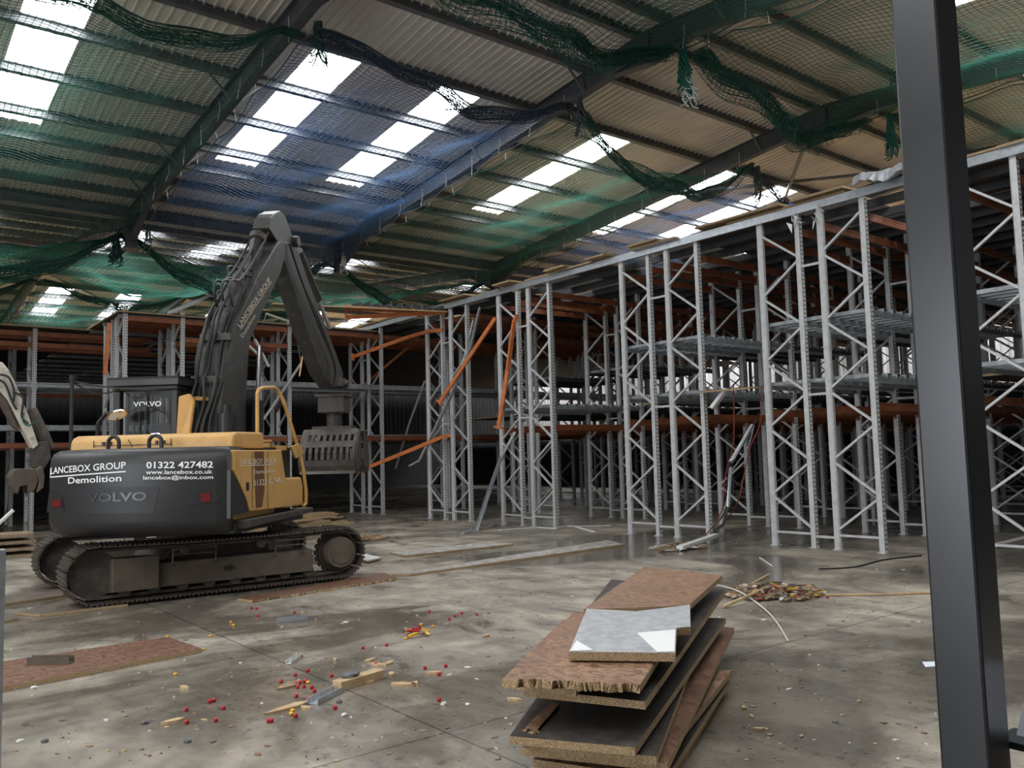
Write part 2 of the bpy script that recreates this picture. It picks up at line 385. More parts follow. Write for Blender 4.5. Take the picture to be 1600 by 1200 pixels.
for nm, ya, yb, sgn, (ka, kb) in SLOPES:
    edges = [XL]+[e for s in STRIPS for e in s]+[XR_]
    for i in range(0, len(edges), 2):
        a, b = edges[i], edges[i+1]; n = max(1, round((b-a)/.9))
        if b-a < .05: continue
        for k in range(n): place_sheet(a+(b-a)*k/n, a+(b-a)*(k+1)/n, ya, yb, sgn)
    for (a, b) in STRIPS:
        place_sheet(a, b, ya, ka, sgn); place_sheet(a, b, kb, yb, sgn)
        nwin += 1
        mb = MB(); n = 10; prof = []
        for k in range(n+1): prof.append((a+(b-a)*k/n, .018*(k % 2)))
        za, zb = soffit(ka)+DS, soffit(kb)+DS
        mb.add([(x, ka, za+z) for x, z in prof]+[(x, kb, zb+z) for x, z in prof], [(k, k+1, n+2+k, n+1+k) for k in range(n)])
        o = mb.mesh('window', 'skylight', fix=False); ob = link('window_%d' % nwin, o); tag(ob, kind='structure')
    mb = MB(); za, zb = soffit(ya+1e-4)+DS+.09, soffit(yb-1e-4)+DS+.09
    mb.add([(XL-.3, ya-.02, za), (XR_+.3, ya-.02, za), (XR_+.3, yb+.02, zb), (XL-.3, yb+.02, zb)], [(0, 1, 2, 3)])
    link('outer_roof', mb.mesh('outer_roof', 'outer', fix=False), ceiling)
def purlin_mesh(L):
    t = .03; mb = MB()
    mb.sweep([(-.035, -.1), (.075, -.1), (.075, -.08), (-.01, -.08), (-.01, .08), (.035, .08), (.035, .1), (-.075, .1), (-.075, .08), (-.035, .08)], (0, 0, 0), (L, 0, 0))
    return mb.mesh('purlin', 'purlin')
pm = purlin_mesh(5.62)
PO = [.35, 1.66, 3.40, 5.05, 6.65, 8.20, 9.25, 10.3, 11.4]     # distance from the ridge
for nm, ya, yb, sgn, _ in SLOPES:
    for d in PO:
        y = (yb-d) if sgn > 0 else (ya+d)
        for k in range(len(FRX)-1):
            if nm == 'near' and k < 2: continue
            link('purlin', pm, ceiling, (FRX[k], y, soffit(y)+.50), (math.atan(SL)*sgn, 0, 0))
# portal frames
isec = [(-.09, -.2), (.09, -.2), (.09, -.185), (.008, -.185), (.008, .185), (.09, .185), (.09, .2), (-.09, .2), (-.09, .185), (-.008, .185), (-.008, -.185), (-.09, -.185)]
FRNAME = {6: 'farthest right behind the charcoal column', 7: 'at the right end of the hall by the white wall', 1: 'far left of the photo', 2: 'carrying the netting right of the leftmost skylight', 3: 'between the blue net and the next green net', 4: 'between the green net and the roof above the racks', 5: 'deep behind the rack tops'}
for k, x in enumerate(FRX):
    if k in (0, 8): continue
    pf = thing('portal_frame', 'dark grey steel portal frame %s' % FRNAME.get(k, 'standing out at bay %s of the hall' % ('ABCDEFGHI'[k])), 'steel frame', (x, VAL1, 0))
    for nm, ya, yb, sgn, _ in SLOPES:
        mb = MB(); mb.sweep(isec, (x, ya, soffit(ya+1e-4)+.2), (x, yb, soffit(yb-1e-4)+.2)); mb.build('rafter', 'steel_dark', pf)
    mb = MB()
    for s in (-1, 1):      # apex haunch
        mb.prism([(x-.01, RIDGE, ZS_R+.02), (x-.01, RIDGE, ZS_R-.21), (x-.01, RIDGE+s*.95, ZS_R-SL*.95+.005)], (.02, 0, 0))
        mb.bar((x, RIDGE, ZS_R-.21), (x, RIDGE+s*.95, ZS_R-SL*.95), .18, .016)
    mb.bar((x, RIDGE, ZS_R-.2), (x, RIDGE, ZS_R+.38), .17, .02, (0, 1, 0)); mb.build('apex_haunch', 'steel_dark', pf)
    for yc in (VAL1,):
        mb = MB(); hs = [(px, py) for px, py in [(-.12, -.12), (.12, -.12), (.12, -.10), (.01, -.10), (.01, .10), (.12, .10), (.12, .12), (-.12, .12), (-.12, .10), (-.01, .10), (-.01, -.10), (-.12, -.10)]]
        zc = 0 if k in (2, 6) else soffit(VAL1)-.62
        mb.sweep(hs, (x, yc, zc), (x, yc, soffit(VAL1)+.25), (0, 1, 0)); mb.box((x-.2, yc-.2, zc), (x+.2, yc+.2, zc+.025)); mb.build('column', 'steel_dark', pf)
        mb = MB()
        for s in (-1, 1):
            mb.prism([(x-.01, yc+s*.12, soffit(VAL1)-.45), (x-.01, yc+s*1.3, soffit(VAL1)+SL*1.3), (x-.01, yc+s*.12, soffit(VAL1)+.1)], (.02, 0, 0))
            mb.bar((x, yc+s*.12, soffit(VAL1)-.45), (x, yc+s*1.3, soffit(VAL1)+SL*1.3), .16, .016)
        mb.build('knee_haunch', 'steel_dark', pf)
    for sgn, y0 in ((-1, RIDGE), (1, RIDGE), (1, RIDGE2)):
        for d in (PO[1], PO[3], PO[5], PO[7]):
            y = y0-d*sgn if sgn > 0 else y0+d
            z = soffit(y)
            for s in (-1, 1):
                mb = MB().bar((x+s*.09, y, z+.02), (x+s*.50, y, z+.42), .035, .035); mb.build('knee_brace', 'purlin', pf)
mb = MB(); mb.sweep([(-.15, 0), (.15, 0), (.15, .02), (-.13, .02), (-.13, .3), (-.15, .3)], (XL, VAL1, soffit(VAL1)+.12), (XR_, VAL1, soffit(VAL1)+.12))
mb.build('valley_gutter', 'purlin', ceiling)
# roof bracing rods beyond the racks
br = thing('roof_brace', 'pair of thin diagonal steel roof braces above the rack tops', 'brace', (19.5, 12, 8))
for (a, b) in (((16.8, 10.2), (22.2, 15.0)), ((22.2, 10.2), (16.8, 15.0))):
    MB().bar((a[0], a[1], soffit(a[1])+.22), (b[0], b[1], soffit(b[1])+.22), .07, .07).build('brace_bar', 'purlin', br)
# near dark column
c0 = ray(1505, 600)*3.62
mb = MB(); cx, cy = c0[0], c0[1]; S = .205
mb.box((cx, cy, 0), (cx+S, cy+S, soffit(cy)+.05)); mb.box((cx-.1, cy-.1, 0), (cx+S+.1, cy+S+.1, .025))
top(mb, 'steel_column', 'column_paint', 'glossy charcoal square steel column in the right foreground', 'column', bevel=.012)
# ================================================================= SAFETY NETS
def rope(mb, pts, r=.012): mb.tube(pts, r, 5)
def bundle(mb, p, n, size, drop):
    """gathered tail of netting hanging at p"""
    p = Vector(p)
    for i in range(n):
        a = random.uniform(0, 6.28); q = [p+Vector((random.gauss(0, size*.15), random.gauss(0, size*.15), 0))]; L = drop*random.uniform(.45, 1)
        for k in range(1, 8):
            t = k/7; q.append(p+Vector((math.cos(a+3*t)*size*(.25+.5*t)*random.uniform(.5, 1), math.sin(a+3*t)*size*(.25+.5*t)*random.uniform(.5, 1), -L*math.sin(t*1.5))))
        mb.tube(q, random.uniform(.006, .016), 4)
def safety_net(label, mat, bay, y0, y1, sag=.35, edge0=.8, edge1=.5, flap=.5, pitch=.095, r=.0052, bundles=(), skew=0, gap=.10):
    xa, xb = FRX[bay]+.12, FRX[bay+1]-.12
    root = thing('safety_net', label, 'net', ((xa+xb)/2, (y0+y1)/2, soffit((y0+y1)/2)-1))
    nu = int((xb-xa)/pitch); nv = int(abs(y1-y0)/pitch)
    u = np.linspace(0, 1, nu+1)[:, None]; v = np.linspace(0, 1, nv+1)[None, :]
    par = 4*u*(1-u)
    Y = y0+(y1-y0)*v+0*u
    Y = Y+(y1-y0)/abs(y1-y0)*flap*par*np.exp(-(v/.06)**2)*.35*np.sin(u*9+skew)
    zs = np.vectorize(soffit)(Y)
    wav = .05*np.sin(u*23+v*9+skew)+.035*np.sin(v*31+u*6+skew*2)
    S = par*(sag*(.75+.25*np.sin(v*6+skew))+edge0*np.exp(-(v/.07)**2)+edge1*np.exp(-((1-v)/.10)**2))+wav*np.minimum(1, par*2)
    hang = .14*np.abs(np.sin(v*16+skew))*np.exp(-((np.minimum(u, 1-u))/.03)**2)
    Z = zs-gap-S-hang; X = xa+(xb-xa)*u+0*v+.03*np.sin(v*14+skew)
    G = np.stack([X, Y, Z], -1)-np.array(root.location)
    V1, Q1 = cords([G[i] for i in range(nu+1)], r); V2, Q2 = cords([G[:, j] for j in range(nv+1)], r)
    link('netting', fast_mesh('netting', np.concatenate([V1, V2]), np.concatenate([Q1, Q2+len(V1)]), mat), root)['kind'] = 'stuff'
    G = G+np.array(root.location)
    # gathered edge: folds of netting hanging from the upper rope
    nf = 9; e = G[:, 0]; dirn = (y1-y0)/abs(y1-y0); VV, QQ, nn = [], [], 0
    for lay in range(6 if y1 < y0 else 3):
        FL = []
        for k in range(nf+1):
            t = k/nf; q = e.copy(); fold = math.sin(t*math.pi*(1.0+.25*lay))
            q[:, 2] -= flap*(t*.55+.45*fold*t)*(.30+.70*par[:, 0])*(.85+.15*np.sin(u[:, 0]*17+skew+lay))
            q[:, 1] += dirn*(.05*lay+.12*np.sin(t*5+u[:, 0]*(14+3*lay)+skew+lay)*t); q[:, 0] += .03*np.sin(t*9+lay)
            FL.append(q)
        FL = np.stack(FL, 1)-np.array(root.location)
        V1, Q1 = cords([FL[i] for i in range(nu+1)], r); V2, Q2 = cords([FL[:, j] for j in range(nf+1)], r)
        VV += [V1, V2]; QQ += [Q1+nn, Q2+nn+len(V1)]; nn += len(V1)+len(V2)
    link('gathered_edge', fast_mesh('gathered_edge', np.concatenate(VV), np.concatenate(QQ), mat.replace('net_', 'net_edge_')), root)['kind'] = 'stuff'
    for nm, line in (('edge_rope', G[:, 0]), ('edge_rope', G[:, -1]), ('edge_rope', G[0]), ('edge_rope', G[-1])):
        mb = MB(); rope(mb, [Vector(p)+Vector((0, 0, -.01)) for p in line[::3]], .011); mb.build(nm, 'rope_dark' if mat != 'net_green' else 'net_dark', root)
    for s in (0, -1):      # ties up to the rafter flange
        for j in range(4, nv, max(8, nv//9)):
            p = Vector(G[s, j]); x = FRX[bay] if s == 0 else FRX[bay+1]
            q = Vector((x+(.09 if s == 0 else -.09), p.y, soffit(p.y)+.01))
            mb = MB(); mb.tube([p, (p+q)/2+Vector((0, 0, .03)), q, q+Vector((0, 0, .2))], .006, 4); mb.build('tie_cord', 'rope_white', root)
    for (bx, by, bz, n, size, drop, m2) in bundles:
        mb = MB(); bundle(mb, (bx, by, bz), n, size, drop); mb.build('net_tail', m2, root)
    return root
safety_net('green safety net under the leftmost roof skylight', 'net_green', 2, 11.9, 21.5, .30, .35, .5, .55, skew=1)
safety_net('blue safety net bellying below the two pairs of bright skylights', 'net_blue', 3, 11.65, 21.55, .38, .15, .75, .55, skew=2, bundles=((5.62, 11.75, 8.5, 26, .22, .75, 'net_dark'), (10.95, 21.4, 7.5, 10, .2, .6, 'rope_white'), (5.7, 21.4, 7.45, 10, .2, .7, 'rope_dark')))
safety_net('green safety net with a drooping dark edge under the single skylight beside the racks', 'net_green', 4, 11.7, 21.5, .22, 1.0, .6, .55, skew=.5, bundles=((11.0, 11.6, 8.55, 22, .2, .8, 'rope_dark'), (16.5, 21.3, 7.3, 8, .15, .5, 'rope_dark')))
safety_net('blue safety net deep above the rack tops', 'net_blue', 5, 11.9, 21.3, .30, .6, .4, .5, skew=3, bundles=((16.9, 11.8, 8.4, 24, .22, 1.0, 'rope_dark'),))
safety_net('green safety net hanging across the top edge near the ridge', 'net_green', 3, 9.35, -1.8, .45, .35, .3, .65, skew=4)
safety_net('green safety net with a white tangled tail near the ridge', 'net_green', 4, 9.0, -1.8, .40, .55, .3, .65, skew=5, bundles=((11.15, 9.15, 8.62, 60, .22, .95, 'net_green'), (11.2, 9.1, 8.2, 14, .25, .75, 'rope_white')))
safety_net('green safety net behind the charcoal column', 'net_green', 5, 8.4, -1.8, .35, .3, .3, .5, skew=6, bundles=((16.75, 8.45, 8.5, 40, .22, .95, 'net_green'),))
safety_net('blue safety net at the upper right beyond the charcoal column', 'net_blue', 6, 8.3, -1.8, .4, .5, .3, .5, skew=7)
safety_net('dark blue safety net at the far left beyond the valley', 'net_blue', 1, 22.4, 33.2, .4, .4, .3, .5, skew=8, pitch=.11, r=.007)
safety_net('green safety net beyond the valley at the left', 'net_green', 2, 22.4, 33.2, .75, .5, .3, .6, skew=9, pitch=.11, r=.0078, bundles=((5.2, 22.3, 7.4, 40, .28, .8, 'net_dark'), (-.1, 24.5, 7.5, 24, .2, .9, 'net_dark')))
safety_net('bright green safety net sagging behind the excavator boom', 'net_green', 3, 22.4, 33.2, .85, .6, .3, .7, skew=10, pitch=.11, r=.0078, bundles=((9.6, 22.5, 7.2, 40, .3, .7, 'net_dark'),))
safety_net('green safety net sagging low above the orange beam ends', 'net_green', 4, 22.4, 33.2, .85, .6, .3, .7, skew=11, pitch=.11, r=.0078, bundles=((16.2, 22.6, 7.0, 24, .2, .7, 'net_dark'),))
for bay, mt, lb in ((1, 'net_blue', 'dark blue safety net on the farthest roof slope at the left edge'), (2, 'net_green', 'green safety net on the farthest slope round the small left skylights'), (3, 'net_green', 'green safety net on the farthest slope behind the boom'), (4, 'net_green', 'green safety net on the farthest slope left of the rack tops')):
    safety_net(lb, mt, bay, 34.4, 45.4, .45, .3, .3, .5, skew=bay+12, pitch=.13, r=.0085)
# ================================================================= PALLET RACKS
XF = [13.13+3.02*k for k in range(7)]
HT = 5.80
def post_mesh(sy):
    """slotted upright; slotted face looks along sy*Y"""
    mb = MB(); w, d = .05, .052
    prof = [(-w, -d), (-.018, -d), (-.012, -d+.012), (.012, -d+.012), (.018, -d), (w, -d), (w, d-.02), (.03, d), (-.03, d), (-w, d-.02)]
    prof = [(x, -y*sy if sy > 0 else y) for x, y in prof]
    n = len(prof); Z = (0, HT)
    mb.add([(x, y, z) for z in Z for x, y in prof], [])
    for i in range(n):
        mb.mi = 1 if i in (0, 1, 2, 3, 4) else 0
        mb.add([], []); mb.f.append([i, (i+1) % n, n+(i+1) % n, n+i]); mb.m.append(mb.mi); mb.sm.append(False)
    mb.f += [list(range(n)), list(range(n, 2*n))]; mb.m += [0, 0]; mb.sm += [False]*2; mb.mi = 0
    mb.box((-.075, -.07, 0), (.075, .07, .012))
    return mb.mesh('post', ['rack_grey', 'rack_slots'])
PM = {1: post_mesh(1), -1: post_mesh(-1)}
cprof = [(-.022, -.018), (.022, -.018), (.022, .018), (.016, .018), (.016, -.010), (-.016, -.010), (-.016, .018), (-.022, .018)]
def cbar_mesh(L, name, mat='rack_grey'):
    return MB().sweep(cprof, (-L/2, 0, 0), (L/2, 0, 0)).mesh(name, mat)
FW = .87; NB = 9; ZB0, ZB1 = .30, 5.62; DZ = (ZB1-ZB0)/NB; BW = FW-.09
BR = cbar_mesh(math.hypot(BW, DZ-.03), 'brace'); HB = cbar_mesh(BW, 'brace')
def beam_mesh(L, mat, h=.12):
    mb = MB(); mb.box((.055, -.025, -h/2), (L-.055, .025, h/2)); mb.box((.055, -.03, h/2-.02), (L-.055, .012, h/2+.006))
    for x in (.045, L-.075): mb.box((x, -.034, -.11), (x+.03, .034, .11))
    return mb.mesh('beam', mat)
BMO = {}
def beam(parent, x0, x1, y, z, mat='orange_shaded', h=.12, name='beam'):
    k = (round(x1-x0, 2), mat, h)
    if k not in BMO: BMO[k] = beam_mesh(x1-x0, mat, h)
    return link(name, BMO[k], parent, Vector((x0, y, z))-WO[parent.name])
def upright(parent, x, ya, yb, mirror, h=HT, full=True):
    """ladder frame between ya > yb at X = x"""
    o = WO[parent.name]
    link('post', PM[1], parent, Vector((x, ya-.05, 0))-o, scale=(1, 1, h/HT)); link('post', PM[-1], parent, Vector((x, yb+.05, 0))-o, scale=(1, 1, h/HT))
    ym = (ya+yb)/2
    for k in range(NB):
        z = ZB0+DZ*(k+.5)
        if z > h-.2: break
        s = (1 if k % 2 == 0 else -1)*(1 if mirror else -1)
        link('brace', BR, parent, Vector((x-.01, ym, z))-o, (0, -math.atan2(DZ-.03, BW)*s, rad(90)))
    link('brace', HB, parent, Vector((x-.01, ym, .24))-o, (0, 0, rad(90)))
ROWS = {  # name: (far Y, near Y, mirror)
 'E2': (4.46, 3.59, False), 'E1': (5.68, 4.81, True), 'D2': (8.00, 7.13, False), 'D1': (9.22, 8.35, True), 'C2': (11.48, 10.61, False), 'C1': (12.76, 11.89, True),
 'B2': (15.95, 15.08, False), 'B1': (17.15, 16.28, True), 'A2': (19.35, 18.48, False), 'A1': (20.55, 19.68, True), 'M2': (24.05, 23.16, False), 'M1': (25.28, 24.40, True)}
RL = {'D2': 'pallet rack row with the tall light grey end frame nearest the charcoal column', 'D1': 'pallet rack row second from the charcoal column, silver decks beside it',
 'C2': 'pallet rack row whose end frame has the hanging cables before it', 'C1': 'pallet rack row with the left end frame of the middle pair',
 'B2': 'pallet rack row with the end frame just right of the dangling orange beam', 'B1': 'pallet rack row whose end frame holds the dangling orange beam',
 'A2': 'pallet rack row with grey bars leaning against its end frame', 'A1': 'pallet rack row with two bent orange beams sticking out to the left',
 'M2': 'dim pallet rack row directly behind the yellow excavator', 'M1': 'dim pallet rack row behind the one at the excavator',
 'E1': 'pallet rack row right behind the charcoal column', 'E2': 'pallet rack row at the right edge beyond the charcoal column'}
RACK = {}
for nm, (ya, yb, mir) in ROWS.items():
    xs = list(XF)
    if nm[0] == 'M': xs = [5.65, 7.09, 10.11]+xs
    r = thing('pallet_rack', RL[nm], 'rack', (xs[0], (ya+yb)/2, 0)); RACK[nm] = r
    for x in xs: upright(r, x, ya, yb, mir)
    for i in range(len(xs)-1):
        for y in (ya-.05, yb+.05):
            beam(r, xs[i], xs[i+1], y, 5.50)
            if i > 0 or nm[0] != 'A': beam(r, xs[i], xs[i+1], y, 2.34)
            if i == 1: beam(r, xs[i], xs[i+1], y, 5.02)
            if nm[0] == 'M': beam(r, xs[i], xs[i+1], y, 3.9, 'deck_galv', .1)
for a, b in (('D1', 'D2'), ('C1', 'C2'), ('B1', 'B2'), ('A1', 'A2'), ('E1', 'E2'), ('M1', 'M2')):     # row spacers
    for x in XF[:3]:
        for z in (.2, 2.62, 4.87):
            ya, yb = ROWS[a][1], ROWS[b][0]
            MB().bar((x-.02, ya+.02, z), (x-.02, yb-.02, z), .03, .04).build('row_spacer', 'rack_grey', RACK[a])
# left block: rack seen face-on behind the excavators
nrow = thing('pallet_rack', 'orange-beamed pallet rack at the far left behind the cream digger arm', 'rack', (4.0, 25.7, 0))
for x in (-5.06, -2.04, .98, 4.0):
    upright(nrow, x, 26.6, 25.73, True, 5.45)
for x0, x1 in ((-5.06, -2.04), (-2.04, .98), (.98, 4.0), (4.0, 7.02)):
    for y in (25.78, 26.55):
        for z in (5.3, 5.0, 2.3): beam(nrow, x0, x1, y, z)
        beam(nrow, x0, x1, y, 3.9, 'deck_galv', .08); beam(nrow, x0, x1, y, 2.75, 'deck_galv', .1)
nb2 = thing('pallet_rack', 'dark rear pallet rack in the shadow at the far left', 'rack', (4.0, 29, 0))
for x in (-5.06, -2.04, .98, 4.0, 7.02, 10.04):
    upright(nb2, x, 30.1, 29.2, False, 5.45)
for i, x0 in enumerate((-5.06, -2.04, .98, 4.0, 7.02)):
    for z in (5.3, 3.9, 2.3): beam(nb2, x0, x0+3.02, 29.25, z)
# slatted steel decks lying across each pair of rows
SLM = {}
def slat_mesh(L):
    k = round(L, 2)
    if k not in SLM: SLM[k] = MB().sweep([(-.066, 0), (-.066, -.065), (-.058, -.065), (-.058, -.008), (.058, -.008), (.058, -.065), (.066, -.065), (.066, 0)], (0, -L/2, 0), (0, L/2, 0)).mesh('slat', 'deck_galv')
    return SLM[k]
DN = {'D': 'of the rack pair nearest the column', 'C': 'of the middle rack pair', 'B': 'of the pair left of the middle', 'A': 'of the pair with bent orange beams', 'E': 'of the racks behind the column'}
ORD = ['at the front', 'in second bay', 'in third bay', 'in fourth bay', 'in fifth bay', 'at the very back']
for p in 'DCBAE':
    ya, yb = ROWS[p+'1'][0], ROWS[p+'2'][1]; L = ya-yb; ym = (ya+yb)/2
    for lv, z in (('upper', 3.98), ('lower', 2.90)):
        for i in range(6):
            if lv == 'upper' and i > 1: continue
            if p == 'A' and i == 0: continue
            if p == 'B' and i == 0 and lv == 'upper': continue
            x0 = XF[i]+.06; x1 = XF[i+1]-.06
            dk = thing('shelf_deck', '%s slatted shelf %s %s' % (lv, DN[p], ORD[i]), 'shelf', ((x0+x1)/2, ym, z-.1))
            o = WO[dk.name]
            n = 10
            if i < 3:
                for k in range(n): link('slat', slat_mesh(L), dk, Vector((x0+.09+(x1-x0-.18)*k/(n-1), ym, z))-o)
            else:
                mb = MB()
                for k in range(n):
                    x = x0+.09+(x1-x0-.18)*k/(n-1); mb.box((x-.058, yb, z-.03), (x+.058, ya, z))
                mb.build('slats', 'deck_galv', dk)['kind'] = 'stuff'
            for y in (ya-.05, ya-FW+.05, yb+FW-.05, yb+.05):
                MB().box((x0, y-.022, z-.13), (x1, y+.022, z-.032)).build('support_beam', 'deck_galv' if i == 0 else 'steel_dark', dk)
# mezzanine floor over the racks
mz = thing('mezzanine_floor', 'raised chipboard storage floor lying on top of all the racks', 'platform', (22, 14, HT))
JM = MB().sweep([(-.03, -.07), (.03, -.07), (.03, -.055), (-.015, -.055), (-.015, .055), (.03, .055), (.03, .07), (-.03, .07)], (0, 0, 0), (0, 23.0, 0)).mesh('joist', 'galv')
JMD = JM.copy(); JMD.materials.clear(); JMD.materials.append(MAT['steel_dark'])
o = WO[mz.name]
for k in range(25):
    x = 13.06+.755*k
    link('joist', JM if k == 0 else JMD, mz, Vector((x, 2.6, HT+.07))-o)
BDM = {}
def board_unit(und):
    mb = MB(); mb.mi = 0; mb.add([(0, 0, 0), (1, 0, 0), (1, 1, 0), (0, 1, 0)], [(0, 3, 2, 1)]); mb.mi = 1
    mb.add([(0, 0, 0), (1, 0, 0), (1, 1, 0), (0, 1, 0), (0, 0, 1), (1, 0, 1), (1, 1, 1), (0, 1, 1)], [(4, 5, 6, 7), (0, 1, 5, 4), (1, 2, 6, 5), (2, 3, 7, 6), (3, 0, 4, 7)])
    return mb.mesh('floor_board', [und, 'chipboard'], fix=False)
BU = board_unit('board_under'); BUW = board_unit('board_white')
holes = {(0, 8), (0, 15), (1, 15), (0, 11), (0, 3)}
for i in range(8):
    for j in range(19):
        if (i, j) in holes: continue
        x = 13.02+i*2.4+(random.uniform(-.10, .12) if i == 0 else 0); y = 2.6+j*1.21
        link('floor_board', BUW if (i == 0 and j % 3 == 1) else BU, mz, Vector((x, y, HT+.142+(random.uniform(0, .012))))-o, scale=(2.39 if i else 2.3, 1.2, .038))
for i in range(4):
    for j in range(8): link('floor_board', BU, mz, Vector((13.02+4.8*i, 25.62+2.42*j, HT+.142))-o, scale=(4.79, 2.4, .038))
AIS = (('E1', 'D2', 'left of the charcoal column'), ('D1', 'C2', 'between the front rack pair and the middle pair'), ('C1', 'B2', 'left of the middle rack pair'), ('B1', 'A2', 'between the two left rack pairs'), ('A1', 'M2', 'behind the bent orange beams'))
for a_, b_, wh in AIS:  # solid decks added down the aisles to keep skylight off the floor
    for lv, z_ in (('low', 2.91),):
        wk = thing('shade_deck', '%s board deck shading the aisle %s' % (lv, wh), 'shade_deck', (24, (ROWS[a_][0]+ROWS[b_][1])/2, z_))
        y0_, y1_ = ROWS[a_][0]+.01, ROWS[b_][1]-.01; oo = WO[wk.name]
        for i in range(1, 6):
            link('shade_deck_board', BU, wk, Vector((XF[i]+.02, y0_, z_))-oo, scale=(2.98, y1_-y0_, .038))
wk = thing('shade_deck', 'raised board deck added for shade along the white end wall', 'shade_deck', (33.5, 20, 2.6)); oo = WO[wk.name]  # deck added to block light from the floor by this wall
for j in range(20): link('shade_deck_board', BU, wk, Vector((31.3, VAL0+.1+2.4*j, 2.62))-oo, scale=(4.85, 2.38, .038))
# the mezzanine goes on over the rows behind the excavators
mz2 = thing('mezzanine_floor', 'dark chipboard floor on the dim racks behind the excavator', 'platform', (8, 24.5, 5.62)); o = WO[mz2.name]
for i in range(3):
    for j in range(9): link('floor_board', BU, mz2, Vector((5.45+i*2.5, 23.05+j*2.42, 5.625))-o, scale=(2.48, 2.4, .038))
for k in range(14): MB().box((5.5, 23.3+k*1.6, 5.52), (12.9, 23.36+k*1.6, 5.62)).build('joist', 'deck_galv', mz2)
mz3 = thing('mezzanine_floor', 'brown chipboard floor on the rack at the far left edge', 'platform', (1, 26, 5.45)); o = WO[mz3.name]
for i in range(7):
    for j in range(8): link('floor_board', BU, mz3, Vector((-11.4+i*2.4, 25.6+j*2.42, 5.46))-o, scale=(2.38, 2.4, .038))
# solid shelf panels in the dim rows behind the excavators
for par_, xs_, y0_, y1_, zz in ((nrow, (-5.06, -2.04, .98, 4.0), 25.75, 26.58, (3.96, 2.81)), (nb2, (-5.06, -2.04, .98, 4.0, 7.02), 29.2, 30.1, (3.97, 2.42, 5.36)), (RACK['M2'], (7.09, 10.11, 13.13, 16.15), 23.18, 24.0, (3.96, 2.42)), (RACK['M1'], (7.09, 10.11, 13.13, 16.15), 24.42, 25.25, (3.96, 2.42))):
    for x_ in xs_:
        for z_ in zz: MB().box((x_+.06, y0_, z_), (x_+2.96, y1_, z_+.03)).build('shelf_panel', 'deck_galv', par_)
# ================================================================= loose boards
def quad_board(name, px, z, th, mats, label, cat='board', group=None, ztilt=(0, 0, 0, 0), ragged=()):
    """px: four image corners of the TOP face, intersected with the plane at height z (+tilt)"""
    P = [fl(x, y, z+dz) for (x, y), dz in zip(px, ztilt)]
    return solid_board(name, P, th, mats, label, cat, group, ragged)
def solid_board(name, P, th, mats, label, cat='board', group=None, ragged=()):
    pts = []
    n0 = len(P)
    for i in range(n0):
        a, b = P[i], P[(i+1) % n0]; pts.append(a)
        if i in ragged:
            m = 70; nrm = (b-a).cross(Vector((0, 0, 1))).normalized()
            for k in range(1, m): pts.append(a.lerp(b, k/m)+nrm*(random.uniform(-.010, .010)+.012*math.sin(k*.37)))
    n = len(pts); mb = MB(); dn = Vector((0, 0, -th))
    cen = sum(pts, Vector())/n
    mb.mi = 0; mb.add(pts, [tuple(range(n))])
    mb.mi = 1; mb.add(pts+[p+dn+((Vector((random.uniform(-.02, .02), random.uniform(-.02, .02), 0))) if (ragged and len(pts) > n0) else Vector()) for p in pts], [(i, (i+1) % n, n+(i+1) % n, n+i) for i in range(n)])
    mb.mi = 2 if len(mats) > 2 else 0; mb.add([p+dn for p in pts], [tuple(range(n-1, -1, -1))])
    lo = Vector([min(v[i] for v in mb.v) for i in range(3)])
    org = Vector((cen.x, cen.y, lo.z)); me = mb.mesh(name, mats, org, fix=False)
    # make normals of the top point up
    bm = bmesh.new(); bm.from_mesh(me); bmesh.ops.remove_doubles(bm, verts=bm.verts, dist=1e-5); bmesh.ops.recalc_face_normals(bm, faces=bm.faces); bm.to_mesh(me); bm.free()
    ob = link(name, me); ob.location = org; WO[ob.name] = org
    return tag(ob, label, cat, group)
CH = 'chipboard'; G = 'stacked boards in the foreground'
# the foreground stack, from the floor up (FL, FR, BR, BL)
quad_board('chipboard_sheet', [(800, 1262), (1022, 1262), (1130, 1078), (960, 1060)], .040, .038, ['brown_film', CH], 'lowest brown chipboard sheet lying on the floor under the foreground stack', group=G)
quad_board('chipboard_sheet', [(828, 1226), (1030, 1232), (1140, 1062), (975, 1040)], .100, .038, ['dark_film', CH], 'second lowest sheet of the foreground stack, its corner out to the right', group=G)
quad_board('chipboard_sheet', [(832, 1186), (1012, 1212), (1142, 1049), (990, 1020)], .160, .038, ['brown_film', CH], 'third lowest brown sheet of the foreground stack', group=G)
quad_board('chipboard_sheet', [(815, 1168), (1043, 1193), (1147, 981), (985, 962)], .245, .038, ['brown_wet', CH], 'brown-faced sheet of the foreground stack reaching farthest right', group=G)
quad_board('chipboard_sheet', [(826, 1162), (1026, 1182), (1092, 1010), (935, 1000)], .300, .038, ['dark_film', CH], 'dark sheet of the foreground stack with a slanting pale right edge', group=G)
quad_board('chipboard_sheet', [(796, 1150), (992, 1168), (1134, 966), (930, 960)], .365, .038, ['dark_film', CH], 'wide dark-faced sheet jutting out at the lower front of the foreground stack', group=G)
quad_board('timber_strip', [(822, 1136), (838, 1142), (874, 1100), (860, 1098)], .375, .010, ['brown_film', CH], 'splintered brown strip on the dark sheet at the stack front', 'wood', ragged=(0,))
quad_board('timber_block', [(940, 1010), (1010, 1020), (1030, 985), (965, 978)], .481, .115, ['old_wood', CH], 'timber block hidden between the two dark sheets of the foreground stack', 'wood')
quad_board('chipboard_sheet', [(818, 1076), (1008, 1096), (1134, 920), (955, 905)], .52, .038, ['dark_film', CH], 'dark wet sheet under the broken brown one in the foreground stack', group=G)
